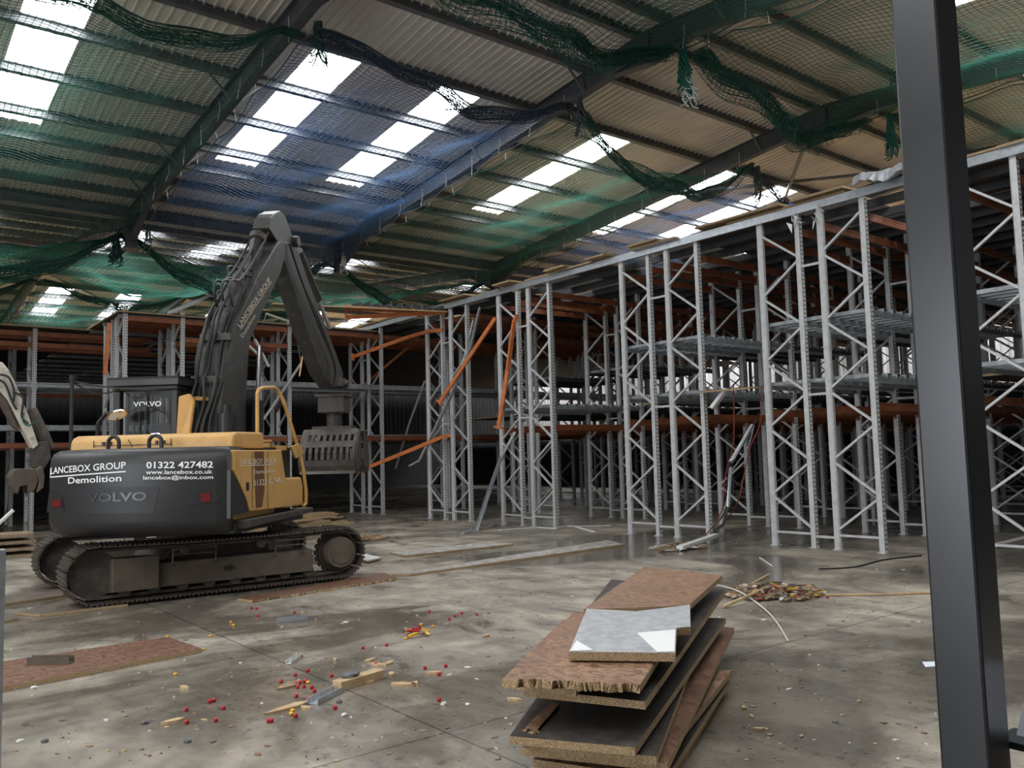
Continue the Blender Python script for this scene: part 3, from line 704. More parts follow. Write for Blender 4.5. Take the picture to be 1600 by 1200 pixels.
quad_board('chipboard_sheet', [(784, 1062), (900, 1076), (985, 975), (880, 968)], .566, .038, ['brown_film', CH], 'brown sheet whose corner juts out at the left of the foreground stack', group=G)
quad_board('chipboard_sheet', [(805, 1060), (1000, 1070), (1056, 972), (897, 955)], .612, .038, ['brown_film', CH], 'brown sheet with a ragged broken front edge in the foreground stack', group=G, ragged=(0,))
quad_board('chipboard_sheet', [(912, 952), (1076, 946), (1128, 899), (1008, 885)], .655, .038, ['brown_film', CH], 'uppermost plain brown sheet at the back of the foreground stack', group=G)
zf = .668
fo = quad_board('insulation_board', [(889, 1018), (1055, 1020), (1057, 981), (1079, 979), (1078, 945), (994, 955), (917, 951)], zf, .045, ['foil', CH], 'silver foil-faced board with a notched corner on top of the foreground stack', ztilt=(0,)*7)
for pxs in ([(995, 989), (1055, 984), (1054, 1018), (1027, 1019)], [(901, 1001), (927, 1016), (891, 1017)]):
    P = [fl(x, y, zf+.002)-WO[fo.name] for x, y in pxs]; mb = MB(); mb.prism(P, (0, 0, .0015)); mb.build('bare_patch', 'white_tin', fo, world=False)
# wooden bits and flat boards on the floor
quad_board('chipboard_sheet', [(-60, 1086), (315, 1013), (262, 995), (-40, 1040)], .038, .036, ['brown_wet', CH], 'long wet brown board on the floor at the left foreground')
ch = MB(); a, b = fl(46, 1037, .0385), fl(112, 1036, .0385)
ch.sweep([(-.04, 0), (.04, 0), (.04, .06), (.034, .06), (.034, .006), (-.034, .006), (-.034, .06), (-.04, .06)], a, b); top(ch, 'steel_channel', 'ex_frame', 'rusty steel channel lying on the wet brown board', 'channel')
quad_board('chipboard_sheet', [(612, 897), (640, 897), (975, 850), (948, 844)], .036, .034, ['board_wet', CH], 'longest pale wet board on the floor before the racks')
quad_board('chipboard_sheet', [(608, 863), (632, 868), (802, 850), (770, 846)], .036, .034, ['board_wet', CH], 'shorter pale wet board on the floor behind the longest one')
quad_board('chipboard_sheet', [(372, 935), (395, 938), (620, 903), (600, 894)], .030, .028, ['brown_wet', CH], 'splintered board under the right end of the near excavator track', ragged=(1,))
quad_board('chipboard_sheet', [(-20, 935), (-5, 945), (108, 928), (95, 915)], .030, .028, ['dirty_wood', CH], 'dirty board lying flat left of the excavator tracks')
quad_board('chipboard_sheet', [(24, 957), (62, 960), (200, 944), (130, 930)], .030, .028, ['dirty_wood', CH], 'dirty board pinched under the left end of the near track')
quad_board('chipboard_sheet', [(-30, 967), (-20, 975), (30, 965), (12, 957)], .030, .028, ['dirty_wood', CH], 'short board end at the left edge of the floor')
quad_board('insulation_board', [(556, 872), (575, 876), (596, 871), (570, 865)], .05, .03, ['board_white', CH], 'small white scrap board beside the right end of the tracks')
# ================================================================= EXCAVATOR
EC = Vector((4.35, 12.50, 0)); EH = rad(46.7)
fx = Vector((math.cos(EH), math.sin(EH))); ly = Vector((-math.sin(EH), math.cos(EH)))
def loc(x, y, yl):
    """image point -> machine-local (x, z) on the plane y = yl"""
    d = ray(x, y); d2 = Vector((d[0], d[1])); t = (yl+Vector(EC[:2]).dot(ly))/d2.dot(ly)
    return ((d2*t-Vector(EC[:2])).dot(fx), d[2]*t+H)
ex = thing('excavator', 'yellow and charcoal tracked demolition excavator with raised boom and sorting grab', 'excavator', EC, EH)
L0 = Vector((0, 0, 0))
def part(mb, name, mats, parent=ex, bevel=0): return mb.build(name, mats, parent, world=False, bevel=bevel)
UM = Matrix.Rotation(-EH, 4, 'Z') @ Matrix.Translation((-.27, 0, 0)) @ Matrix.Rotation(rad(-1.5), 4, 'Z')       # undercarriage sits across the house
TL, TR, TWD = 1.59, .335, .56
def track_path(n):
    """closed centre line of the shoes: list of (x, z, angle)"""
    per = 4*TL+2*math.pi*TR; out = []
    for k in range(n):
        s = per*k/n
        if s < 2*TL: out.append((-TL+s, .03, 0))
        elif s < 2*TL+math.pi*TR:
            a = (s-2*TL)/TR; out.append((TL+TR*math.sin(a), .03+TR-TR*math.cos(a), a))
        elif s < 4*TL+math.pi*TR:
            q = s-2*TL-math.pi*TR; out.append((TL-q, .03+2*TR-.03*math.sin(math.pi*q/(2*TL)), math.pi))
        else:
            a = (s-4*TL-math.pi*TR)/TR; out.append((-TL-TR*math.sin(a), .03+TR+TR*math.cos(a), math.pi+a))
    return out
sh = MB(); sh.box((-.078, -TWD/2, -.012), (.078, TWD/2, .008))
for gx in (-.06, 0, .058): sh.box((gx-.010, -TWD/2, -.028), (gx+.010, TWD/2, -.012))
SHM = sh.mesh('track_shoe', 'shoe')
ZU = .03
for ty, tl in ((-1.055, 'near track with its brown side frame'), (1.055, 'far track')):
    path = track_path(50)
    mb = MB(); mb.M = UM @ Matrix.Translation((0, ty, ZU))
    for i in range(50):         # chain links
        x0, z0, a0 = path[i]; x1, z1, a1 = path[(i+1) % 50]
        cx_, cz_ = 0, .03+TR
        for yy in (-.09, .09):
            p = Vector((x0-math.sin(a0)*.05*1, yy, z0+math.cos(a0)*.05)); q = Vector((x1-math.sin(a1)*.05, yy, z1+math.cos(a1)*.05)); mb.bar(p, q, .035, .085, (0, 1, 0))
    tk = part(mb, 'track', 'ex_steel'); tk['label'] = tl
    for (x, z, a) in path:
        o = link('track_shoe', SHM, tk); o.matrix_local = UM @ Matrix.Translation((x, ty, z+ZU)) @ Matrix.Rotation(-a, 4, 'Y')
    T = UM @ Matrix.Translation((0, ty, ZU)); s = -1 if ty < 0 else 1
    mb = MB(); mb.M = T; mb.prism([(-1.42, -.2, .16), (-.85, -.2, .16), (-.85, -.2, .14), (1.18, -.2, .14), (1.18, -.2, .44), (-.85, -.2, .44), (-.9, -.2, .52), (-1.42, -.2, .52)], (0, .4, 0))
    tf = part(mb, 'track_frame', 'ex_frame', bevel=.012)
    mb = MB(); mb.M = T; ys = -.215 if ty < 0 else .2
    mb.box((-1.42, ys-.04, .14), (-.88, ys+.05, .54)); part(mb, 'idler_guard', 'ex_frame', tf, .01)
    for x0, x1 in ((-.72, -.18), (.62, 1.02)):
        mb = MB(); mb.M = T; y_ = s*.26
        mb.tube([(x0, s*.2, .40), (x0, y_, .42), (x0, y_, .60), (x1, y_, .60), (x1, y_, .42), (x1, s*.2, .40)], .012, 6); mb.tube([(x0, y_, .53), (x1, y_, .53)], .010, 6)
        part(mb, 'step', 'ex_steel', tf)
    mb = MB(); mb.M = T; mb.add([(.0+.07*math.cos(t*.524), ys+(-.002 if s < 0 else .012), .30+.035*math.sin(t*.524)) for t in range(12)], [tuple(range(12))]); part(mb, 'frame_hole', 'ex_black', tf)
    mb = MB(); mb.M = T; mb.smooth = False
    for k in range(20):
        a = 2*math.pi*k/20; mb.bar((TL+.26*math.cos(a), 0, .365+.26*math.sin(a)), (TL+.30*math.cos(a), 0, .365+.30*math.sin(a)), .06, .05, (0, 1, 0))
    mb.cyl((TL, -.05, .365), (TL, .05, .365), .265, 28); sp = part(mb, 'sprocket', 'ex_steel')
    mb = MB(); mb.M = T; mb.cyl((TL, s*.05, .365), (TL, s*.25, .365), .215, 28); mb.cyl((TL, s*.25, .365), (TL, s*.265, .365), .165, 28); part(mb, 'final_drive_cover', 'ex_frame', sp, .012)
    mb = MB(); mb.M = T; mb.cyl((-TL, -.1, .365), (-TL, .1, .365), .28, 28); part(mb, 'idler', 'ex_steel')
    for k in range(8):
        x = -1.25+k*.34; mb = MB(); mb.M = T; mb.cyl((x, -.17, .145), (x, .17, .145), .075, 14); part(mb, 'track_roller', 'ex_steel')
    for x in (-.55, .45):
        mb = MB(); mb.M = T; mb.cyl((x, -.14, .575), (x, .2*s if s > 0 else -.2, .575), .05, 14); part(mb, 'carrier_roller', 'ex_frame')
mb = MB(); mb.M = UM; mb.prism([(-.75, -.9, .36), (.75, -.9, .36), (.62, -.9, .62), (-.62, -.9, .62)], (0, 1.8, 0)); mb.cyl((0, 0, .55), (0, 0, .86), .58, 32); part(mb, 'car_body', 'ex_steel')
# house
RT = 2.53; AH = rad(27)
def arc(a, r): return (-r*math.cos(a), -r*math.sin(a))
def house_part():
    mb = MB(); mb.smooth = True
    zs = [(.86, .26), (.90, .10), (.97, .03), (1.05, 0), (1.70, 0), (1.80, .015), (1.86, .05), (1.895, .12), (1.905, .2)]
    na = 28; vs = []
    for z, ins in zs:
        for k in range(na+1):
            a = -AH+2*AH*k/na; e = min(k, na-k)/na*2*AH
            ci = max(0, .10-e*RT)**2*3.2
            vs.append((*arc(a*(1-.012*ci*10), RT-ins-ci), z))
    nz = len(zs); fs = [(i*(na+1)+k, i*(na+1)+k+1, (i+1)*(na+1)+k+1, (i+1)*(na+1)+k) for i in range(nz-1) for k in range(na)]
    mb.add(vs, fs)
    # close towards the front
    mb.smooth = False
    yb = RT*math.sin(AH)
    for zi, z in ((0, .86), (nz-1, 1.905)):
        row = vs[zi*(na+1):(zi+1)*(na+1)]; mb.add([*row, (-1.55, row[-1][1], z), (-1.55, row[0][1], z)], [tuple(range(na+3))])
    for k in (0, na):
        col = [vs[i*(na+1)+k] for i in range(nz)]; y = col[0][1]
        mb.add(col+[(-1.55, col[-1][1], 1.905), (-1.55, col[0][1], .86)], [tuple(range(nz+2))])
    return mb
cw = part(house_part(), 'counterweight', 'ex_dark'); cw['label'] = 'charcoal curved counterweight with white lettering'
mb = MB(); mb.box((-2.0, -1.10, .84), (.50, 1.12, .97)); part(mb, 'deck', 'ex_black', bevel=.02)
mb = MB(); mb.prism([(-1.95, -1.22, 1.0), (.60, -1.22, 1.0), (.60, -1.22, .93), (-1.95, -1.22, .90)], (0, .25, 0)); part(mb, 'sill', 'ex_steel', bevel=.01)
def ray_cw(x, y):
    """image point -> (angle, z) on the counterweight's rear surface"""
    d = ray(x, y); dx, dy = Vector((d[0], d[1])).dot(fx), Vector((d[0], d[1])).dot(ly); ox, oy = -Vector(EC[:2]).dot(fx), -Vector(EC[:2]).dot(ly)
    A = dx*dx+dy*dy; B = 2*(ox*dx+oy*dy); C_ = ox*ox+oy*oy-RT*RT; t = (-B-math.sqrt(max(0, B*B-4*A*C_)))/(2*A)
    px_, py_ = ox+dx*t, oy+dy*t; return math.atan2(-py_, -px_), H+d[2]*t
def cw_text(body, x0, y0, x1, y1, hpx, mat, name='lettering', bold=.012, off=.006, line=False):
    """text whose baseline runs from image (x0,y0) to (x1,y1)"""
    a0, z0 = ray_cw(x0, y0); a1, z1 = ray_cw(x1, y1); _, zt = ray_cw(x0, y0-hpx)
    vs, fs = text_geo(body, bold); hh = zt-z0; P = []
    for s, t in vs:
        a = a0+(a1-a0)*s; P.append((*arc(a, RT+off), z0+(z1-z0)*s+t*hh))
    mb = MB(); mb.add(P, fs)
    if line:
        n = 12; q = [(*arc(a0+(a1-a0)*k/n, RT+off), z0+(z1-z0)*k/n-.028-w_) for w_ in (0, .014) for k in range(n+1)]
        mb.add(q, [(k, k+1, n+2+k, n+1+k) for k in range(n)])
        q = [(*arc(a0-.004+da, RT+off), z0+dz) for da, dz in ((0, -.042), (.005, -.042), (.005, hh*.8), (0, hh*.8))]; mb.add(q, [(0, 1, 2, 3)])
    me = mb.mesh(name, mat, fix=False); return link(name, me, cw)
cw_text('LANCEBOX GROUP', 80, 741, 197, 732, 10.5, 'white_print', line=True)
cw_text('Demolition', 107, 756, 190, 752, 10, 'white_print')
cw_text('01322 427482', 229, 732, 333, 731, 10.5, 'white_print', bold=.02)
cw_text('www.lancebox.co.uk', 228, 741, 332, 740, 6.5, 'white_print')
cw_text('lancebox@inbox.com', 224, 751, 333, 750, 8, 'white_print')
cw_text('VOLVO', 138, 785, 230, 782, 14, 'emboss', 'embossed_name', .03, .012)
def cw_patch(pts, off, mat, name, thick=.0):
    P = [ray_cw(*p) for p in pts]; mb = MB(); n = len(P)
    out = [Vector((*arc(a, RT+off), z)) for a, z in P]; inn = [Vector((*arc(a, RT-.02), z)) for a, z in P]
    mb.add(out+inn, [tuple(range(n))]+[(i, (i+1) % n, n+(i+1) % n, n+i) for i in range(n)])
    return link(name, mb.mesh(name, mat), cw)
def cw_strip(t0, t1, b0, b1, off, mat, name, n=14):
    mb = MB(); mb.smooth = True; vs = []
    for (x0, y0), (x1, y1) in ((t0, t1), (b0, b1)):
        for k in range(n+1):
            a, z = ray_cw(x0+(x1-x0)*k/n, y0+(y1-y0)*k/n); vs.append((*arc(a, RT+off), z))
    mb.add(vs, [(k, k+1, n+2+k, n+1+k) for k in range(n)]); return link(name, mb.mesh(name, mat, fix=False), cw)
cw_strip((119, 763), (250, 760), (132, 803), (240, 801), .004, 'ex_black', 'emblem_panel')
cw_patch([(77, 772), (90, 771), (98, 778), (101, 799), (74, 801)], .007, 'ex_black', 'lamp_recess'); cw_patch([(83, 782), (96, 781), (97, 791), (83, 793)], .016, 'tail_red', 'tail_lamp')
cw_patch([(288, 785), (302, 769), (338, 762), (342, 783), (300, 790)], .010, 'ex_black', 'lamp_recess'); cw_patch([(313, 771), (329, 769), (329, 783), (314, 785)], .016, 'tail_red', 'tail_lamp')
for px_ in (150, 226):
    a, _ = ray_cw(px_, 700); x, y = arc(a, RT-.3); mb = MB()
    tdir = Vector((math.sin(a), -math.cos(a), 0)); c = Vector((x, y, 1.90)); mb.tube([c-tdir*.075+Vector((0, 0, -.05)), c-tdir*.075+Vector((0, 0, .08))]+[c+tdir*(-.075*math.cos(t*math.pi/8))+Vector((0, 0, .08+.075*math.sin(t*math.pi/8))) for t in range(1, 8)]+[c+tdir*.075+Vector((0, 0, .08)), c+tdir*.075+Vector((0, 0, -.05))], .024, 8)
    part(mb, 'lifting_eye', 'ex_black', cw)
# hood
mb = MB(); prof = [(-1.98, 1.88), (-1.97, 2.0), (-1.92, 2.06), (-1.84, 2.085), (-1.0, 2.10), (-.95, 2.05), (-.95, 1.88)]
hl = [(x, 1.04, z) for x, z in prof]; mb.prism(hl, (0, -2.1, 0)); hood = part(mb, 'engine_hood', 'ex_yellow', bevel=.03)
for yy in (.72, .22, -.28): part(MB().bar((-1.985, yy, 1.93), (-1.99, yy+(.05 if yy == .22 else 0), 2.02), .008, .008), 'panel_seam', 'ex_black', hood)
part(MB().bar((-1.986, .72, 1.955), (-1.986, -.28, 1.955), .008, .008), 'panel_seam', 'ex_black', hood)
for yy in (.55, -.14):
    part(MB().box((-2.0, yy-.06, 1.95), (-1.97, yy-.03, 2.0)).box((-2.0, yy+.03, 1.95), (-1.97, yy+.06, 2.0)), 'hinge', 'ex_black', hood)
mb = MB(); mb.box((-.95, -1.04, 1.0), (.1, .2, 1.9)); part(mb, 'engine_bay', 'ex_black')
# right flank: corner shroud, service door, tool box
YF = -1.17
def flank(pts, yf=YF): return [Vector((*(lambda q: (q[0], yf, q[1]))(loc(x, y, yf)),)) for x, y in pts]
P = flank([(358, 703), (440, 703), (447, 752), (448, 792), (391, 799), (386, 780), (375, 755), (360, 735)])
P = [Vector((max(p.x, -2.2), p.y, p.z)) for p in P]
door = part(MB().prism(P, (0, .12, 0)), 'service_door', 'ex_yellow', bevel=.012)
P2 = flank([(352, 704), (358, 703), (360, 735), (375, 755), (386, 780), (391, 799), (362, 806), (352, 812)], YF+.015); P2 = [Vector((max(p.x, -2.25), p.y, p.z)) for p in P2]
part(MB().prism(P2, (0, .12, 0)), 'corner_shroud', 'ex_dark')
x0, z0 = loc(447, 745, YF); x1, z1 = loc(474, 745, YF); zb = loc(474, 789, YF)[1]
mb = MB(); mb.prism([(x0-.02, YF, zb), (x1, YF, zb), (x1, YF, z1-.12), (x1-.08, YF, z1), (x0-.02, YF, z1)], (0, .8, 0)); part(mb, 'tool_box', 'ex_yellow', bevel=.03)
xd, zd = loc(440, 703, YF); mb = MB(); mb.prism([(-2.0, YF+.1, 1.0), (xd, YF+.1, 1.0), (xd, YF+.1, zd-.02), (-2.0, YF+.1, zd-.02)], (0, .8, 0)); part(mb, 'tank_housing', 'ex_yellow', bevel=.02)
q0, q1 = loc(397, 703, YF), loc(412, 703, YF); qb = loc(402, 797, YF)
mb = MB(); mb.add([(q0[0], YF-.004, q0[1]-.02), (q1[0], YF-.004, q1[1]-.02), (q1[0]+.02, YF-.004, 1.35), (q1[0]-.06, YF-.004, qb[1]+.03), (q0[0]+.05, YF-.004, qb[1]+.03), (q0[0]+.03, YF-.004, 1.4)], [(0, 1, 2, 3, 4, 5)]); part(mb, 'rust_streak', 'rust', door)
for px_ in (394, 418):
    a, b = loc(px_, 704, YF), loc(px_, 797, YF); part(MB().bar((a[0], YF-.001, a[1]-.02), (a[0], YF-.001, b[1]+.02), .008, .008, (0, 1, 0)), 'panel_seam', 'ex_black', door)
a = loc(386, 760, YF); part(MB().box((a[0]-.03, YF-.012, a[1]-.05), (a[0]+.04, YF, a[1]+.05)), 'door_latch', 'ex_black', door)
def flank_text(body, x0, y0, x1, y1, hpx, mat, parent, yf, bold=.012, line=False, name='lettering', up=None):
    a, b = loc(x0, y0, yf), loc(x1, y1, yf); t_ = loc(x0, y0-hpx, yf); vs, fs = text_geo(body, bold)
    d = Vector((b[0]-a[0], b[1]-a[1])); n = (Vector((-d.y, d.x)).normalized()*(t_[1]-a[1])) if up is None else Vector((loc(*up, yf)[0]-a[0], loc(*up, yf)[1]-a[1]))
    mb = MB(); mb.add([(a[0]+d.x*s+n.x*t, yf, a[1]+d.y*s+n.y*t) for s, t in vs], fs)
    if line:
        q = [Vector((a[0], a[1]))+d*s-n*t for s, t in ((-.02, .15), (1, .15), (1, .28), (-.02, .28))]; mb.add([(v.x, yf, v.y) for v in q], [(0, 1, 2, 3)])
    return link(name, mb.mesh(name, mat, fix=False), parent)
flank_text('LANCEBOX GROUP', 377, 726, 431, 724, 9, 'print_worn', door, YF-.008, .006, True)
flank_text('Demolition', 396, 741, 431, 738, 6.5, 'print_worn', door, YF-.008, .006)
flank_text('01322 427482', 396, 760, 442, 754, 10, 'print_worn', door, YF-.008, .006)
# filler, exhaust, handrail
mb = MB(); a = loc(412, 703, -.9); mb.cyl((a[0], -.9, 1.88), (a[0], -.9, 1.98), .09, 16); mb.cyl((a[0], -.9, 1.98), (a[0], -.9, 2.01), .11, 16); mb.box((a[0]+.1, -1.05, 1.86), (a[0]+.5, -.8, 1.93)); part(mb, 'fuel_filler', 'ex_yellow')
mb = MB(); mb.cyl((-.75, -.45, 1.85), (-.75, -.45, 2.38), .13, 20); mb.cyl((-.75, -.45, 2.38), (-.75, -.45, 2.50), .06, 14); part(mb, 'exhaust', 'ex_black')
def R3(px_, py_, yl): q = loc(px_, py_, yl); return Vector((q[0], yl, q[1]))
mb = MB(); mb.tube([R3(402, 695, -1.0), R3(402, 615, -1.0), R3(404, 609, -1.0), R3(410, 606, -1.0), R3(428, 605, -1.0), R3(434, 609, -1.0), R3(440, 620, -1.02), R3(452, 655, -1.06), R3(468, 708, -1.12), R3(474, 735, -1.18), R3(478, 765, -1.2), R3(478, 786, -1.2), R3(474, 791, -1.2)], .026, 8); hr = part(mb, 'handrail', 'ex_yellow')
mb = MB(); mb.prism([R3(455, 698, -1.16), R3(468, 693, -1.16), R3(475, 708, -1.16), R3(463, 716, -1.16)], (0, .03, 0)); part(mb, 'reflector_plate', 'ex_yellow', hr)
mb = MB(); mb.prism([R3(430, 636, -.98), R3(439, 620, -.98), R3(442, 630, -.98), R3(433, 645, -.98)], (0, .02, 0)); part(mb, 'side_mirror', 'ex_black', hr)
# left handrail pole with chain
mb = MB(); pc = Vector((-1.86, 1.10, 0)); mb.tube([pc+Vector((0, 0, .95)), pc+Vector((0, 0, 2.83))], .024, 8); mb.cyl(pc+Vector((0, 0, 2.80)), pc+Vector((0, 0, 2.86)), .035, 8); pole = part(mb, 'corner_pole', 'ex_black')
mb = MB(); e = Vector((-.40, -.02, 2.84)); s0 = pc+Vector((0, 0, 2.79))
for a_, b_, dp in ((s0, e, .10), (s0, Vector((-.9, .98, 2.78)), .12)):
    n = 40
    for k in range(n):
        t0, t1 = k/n, (k+.9)/n; f = lambda t: a_.lerp(b_, t)-Vector((0, 0, dp*4*t*(1-t)))
        mb.tube([f(t0), f(t1)], .012, 4)
part(mb, 'chain', 'ex_steel', pole)
# cab
CX0, CX1, CY0, CY1, CZ0, CZ1 = -.92, .66, .20, 1.02, .98, 2.72
cab = empty('cab', (0, 0, 0)); cab.parent = ex; WO['cab'] = Vector()
def cpart(mb, name, mat, bevel=0): return mb.build(name, mat, cab, world=False, bevel=bevel)
for x, y in ((CX0, CY0), (CX0, CY1), (CX1, CY0), (CX1, CY1)):
    cpart(MB().box((x-.05, y-.05, CZ0), (x+.05, y+.05, CZ1)), 'pillar', 'ex_black', .015)
cpart(MB().box((CX0-.05, CY0-.05, CZ0), (CX1+.05, CY1+.05, 1.75)), 'lower_body', 'ex_dark', .03)
cpart(MB().box((CX0-.06, CY0-.06, CZ1), (CX1+.06, CY1+.06, CZ1+.07)), 'roof', 'ex_black', .02)
cpart(MB().box((CX0, CY0, 1.75), (CX0+.012, CY1, CZ1)), 'rear_window', 'glass'); cpart(MB().box((CX0, CY0-.03, 1.75), (CX1, CY0-.02, CZ1)), 'side_window', 'glass')
cpart(MB().box((CX1, CY0, 1.75), (CX1+.012, CY1, CZ1)), 'windscreen', 'glass')
gl = MB()
for k in range(9): gl.box((CX0+.1+k*.17, CY1+.02, CZ0+.9), (CX0+.14+k*.17, CY1+.05, CZ1))
cpart(gl, 'side_guard_bars', 'ex_black')
mb = MB(); vs, fs = text_geo('VOLVO', .02); a = loc(196, 627, 0); mb.add([(CX0-.010, .80-.40*(s), 2.50+.07*t) for s, t in vs], fs); cpart(mb, 'window_lettering', 'white_print')
mb = MB(); mb.box((CX0-.12, CY0-.10, 2.86), (CX1+.15, CY1+.10, 2.90)); mb.box((CX0-.12, CY0-.10, 2.78), (CX0-.10, CY1+.10, 2.90)); mb.box((CX0-.12, CY0-.10, 2.78), (CX1+.15, CY0-.08, 2.90)); mb.box((CX0-.12, CY1+.08, 2.78), (CX1+.15, CY1+.10, 2.90))
cpart(mb, 'roof_guard', 'ex_dark', .008)
mb = MB(); mb.prism([(CX0-.03, .16, 1.9), (CX0-.03, -.02, 1.9), (CX0+.02, -.08, 2.55), (CX0+.0, -.02, 2.66), (CX0-.03, .12, 2.62)], (-.06, 0, 0)); cpart(mb, 'hose_cover', 'ex_yellow', .02)
cpart(MB().bar((CX0+.1, -.02, 2.60), (CX0+.35, -.14, 2.60), .05, .05), 'grab_rail', 'ex_yellow')
mb = MB(); c = Vector((CX0-.30, .86, 2.38)); rr = [c+Vector((-.02*math.sin(t), .13*math.cos(t), .055*math.sin(t)+.03*math.cos(t)*-1)) for t in [k*math.pi/10 for k in range(20)]]
mb.add(rr, [tuple(range(20))]); mb.add([p+Vector((.05, 0, .02)) for p in rr], [tuple(range(20))]); mb.tube(rr+[rr[0]], .012, 5); mm = cpart(mb, 'rear_mirror', 'mirror_glass')
MB().tube([c+Vector((.02, -.10, .04)), c+Vector((.05, -.35, .12)), c+Vector((.25, -.55, .02)), Vector((CX0, .25, 2.2))], .010, 5).build('mirror_arm', 'ex_black', mm, world=False)
MB().tube([c+Vector((0, 0, -.05)), c+Vector((0, 0, -.35))], .012, 5).build('mirror_post', 'ex_black', mm, world=False)
mb = MB(); dq = [(-.88, 1.02, 1.75), (-.88, 1.36, 1.75), (-.88, 1.33, 2.30), (-.88, 1.22, 2.42), (-.88, 1.02, 2.45)]; mb.tube(dq, .03, 6); dr = cpart(mb, 'open_door', 'ex_black'); MB().prism(dq, (.01, 0, 0)).build('door_glass', 'glass', dr, world=False)
mb = MB(); mb.box((-.93, .42, 2.08), (-.85, .54, 2.13)); cpart(mb, 'work_lamp', 'chrome')
cpart(MB().box((-.35, .4, 1.2), (.1, .85, 1.9)).box((-.40, .42, 1.9), (-.28, .83, 2.3)), 'seat', 'ex_black', .04)
# boom (bent box) from image outline, right face on y = -.33
BY0, BY1 = -.30, .14
up_ = [(338, 690), (345, 640), (352, 600), (360, 548), (372, 503), (405, 432), (432, 387), (440, 377)]
lo_ = [(453, 380), (440, 427), (411, 490), (394, 528), (390, 560), (388, 600), (386, 650), (386, 690)]
poly = [loc(x, y, BY0) for x, y in up_+lo_]
poly = [(x-.04, z) for x, z in poly]
boom = part(MB().prism([(x, BY0, z) for x, z in poly], (0, BY1-BY0, 0)), 'boom', 'ex_boom', bevel=.015); boom['label'] = 'grimy bent boom with faded lettering'
flank_text('LANCEBOX GROUP', 376, 512, 424, 438, 8, 'print_worn', boom, BY0-.008, .008, True, up=(370, 507))
flank_text('Demolition', 380, 528, 400, 494, 5, 'print_worn', boom, BY0-.008, .0, up=(376, 524))
TIP = R3(446, 378, (BY0+BY1)/2)
mb = MB(); mb.cyl(Vector((TIP.x, BY0-.03, TIP.z)), Vector((TIP.x, BY1+.03, TIP.z)), .10, 18); part(mb, 'boom_pin', 'ex_steel', boom)
# boom cylinders
for yy in (-.42, .28):
    a = Vector((.35, yy, 1.45)); b = Vector((poly[12][0]+.15, yy, poly[12][1]+.2)); m_ = a.lerp(b, .58)
    cy_ = part(MB().tube([a, m_], .085, 12), 'boom_cylinder', 'ex_black'); MB().tube([m_, b], .045, 10).build('cylinder_rod', 'chrome', cy_, world=False)
# dipper-arm cylinder on top of the boom, and hoses
c0_ = R3(391, 480, -.08); c1_ = R3(406, 375, -.08); c0_.x -= .25; c1_.x -= .1
tipc = R3(426, 345, -.08)
ac = part(MB().tube([c0_, c1_], [.10, .11], 14), 'arm_cylinder', 'ex_boom'); MB().tube([c1_, tipc], .045, 10).build('cylinder_rod', 'chrome', ac, world=False)
MB().cyl(c1_-Vector((.03, 0, .05)), c1_+Vector((.03, 0, .05)), .14, 14).build('gland', 'ex_steel', ac, world=False)
def spline(pts, n=6):
    pts = [Vector(p) for p in pts]; out = []
    for i in range(len(pts)-1):
        p0, p1, p2, p3 = pts[max(i-1, 0)], pts[i], pts[i+1], pts[min(i+2, len(pts)-1)]
        for k in range(n):
            t = k/n; out.append(.5*((2*p1)+(p2-p0)*t+(2*p0-5*p1+4*p2-p3)*t*t+(3*p1-p0-3*p2+p3)*t**3))
    return out+[pts[-1]]
ue = [Vector((x, 0, z)) for x, z in poly[:8]]       # upper edge of the boom
def boom_off(t, d):
    i = min(int(t), len(ue)-2); p = ue[i].lerp(ue[i+1], t-i); dd = (ue[i+1]-ue[i]).normalized(); return p+Vector((-dd.z, 0, dd.x))*d
for i in range(7):
    yy = -.26+.062*i; off = .06+.05*(i % 2)
    pts = [boom_off(t, off+(.10*math.sin(t*1.1+i*.9) if 2.2 < t < 4.6 else 0)+(.05 if t < 1 else 0))+Vector((0, yy+.03*math.sin(t*2+i), 0)) for t in (.0, .5, 1, 1.5, 2, 2.5, 3, 3.5, 4, 4.4+.2*(i % 3))]
    e_ = pts[-1]; pts += [e_+Vector((.1, .05, .22)), e_+Vector((.35, .02, .25))]
    part(MB().tube(spline(pts), .026 if i % 2 else .02, 7), 'boom_hose', 'rubber')
for i in range(3):
    yy = -.20+.12*i; e_ = boom_off(4.2, .1)+Vector((0, yy, 0))
    part(MB().tube(spline([e_, e_+Vector((-.12, 0, .20)), e_+Vector((.02, .03, .40)), e_+Vector((.25, .0, .46)), boom_off(5.1, .16)+Vector((0, yy, 0)), boom_off(5.8, .2)+Vector((0, yy, 0)), boom_off(6.3, .25)+Vector((0, yy, 0))]), .02, 7), 'boom_hose', 'rubber')
for t_ in (2.1, 3.4):
    p = boom_off(t_, .05); part(MB().bar(p+Vector((0, -.3, 0)), p+Vector((0, .16, 0)), .06, .10), 'hose_clamp', 'ex_steel')
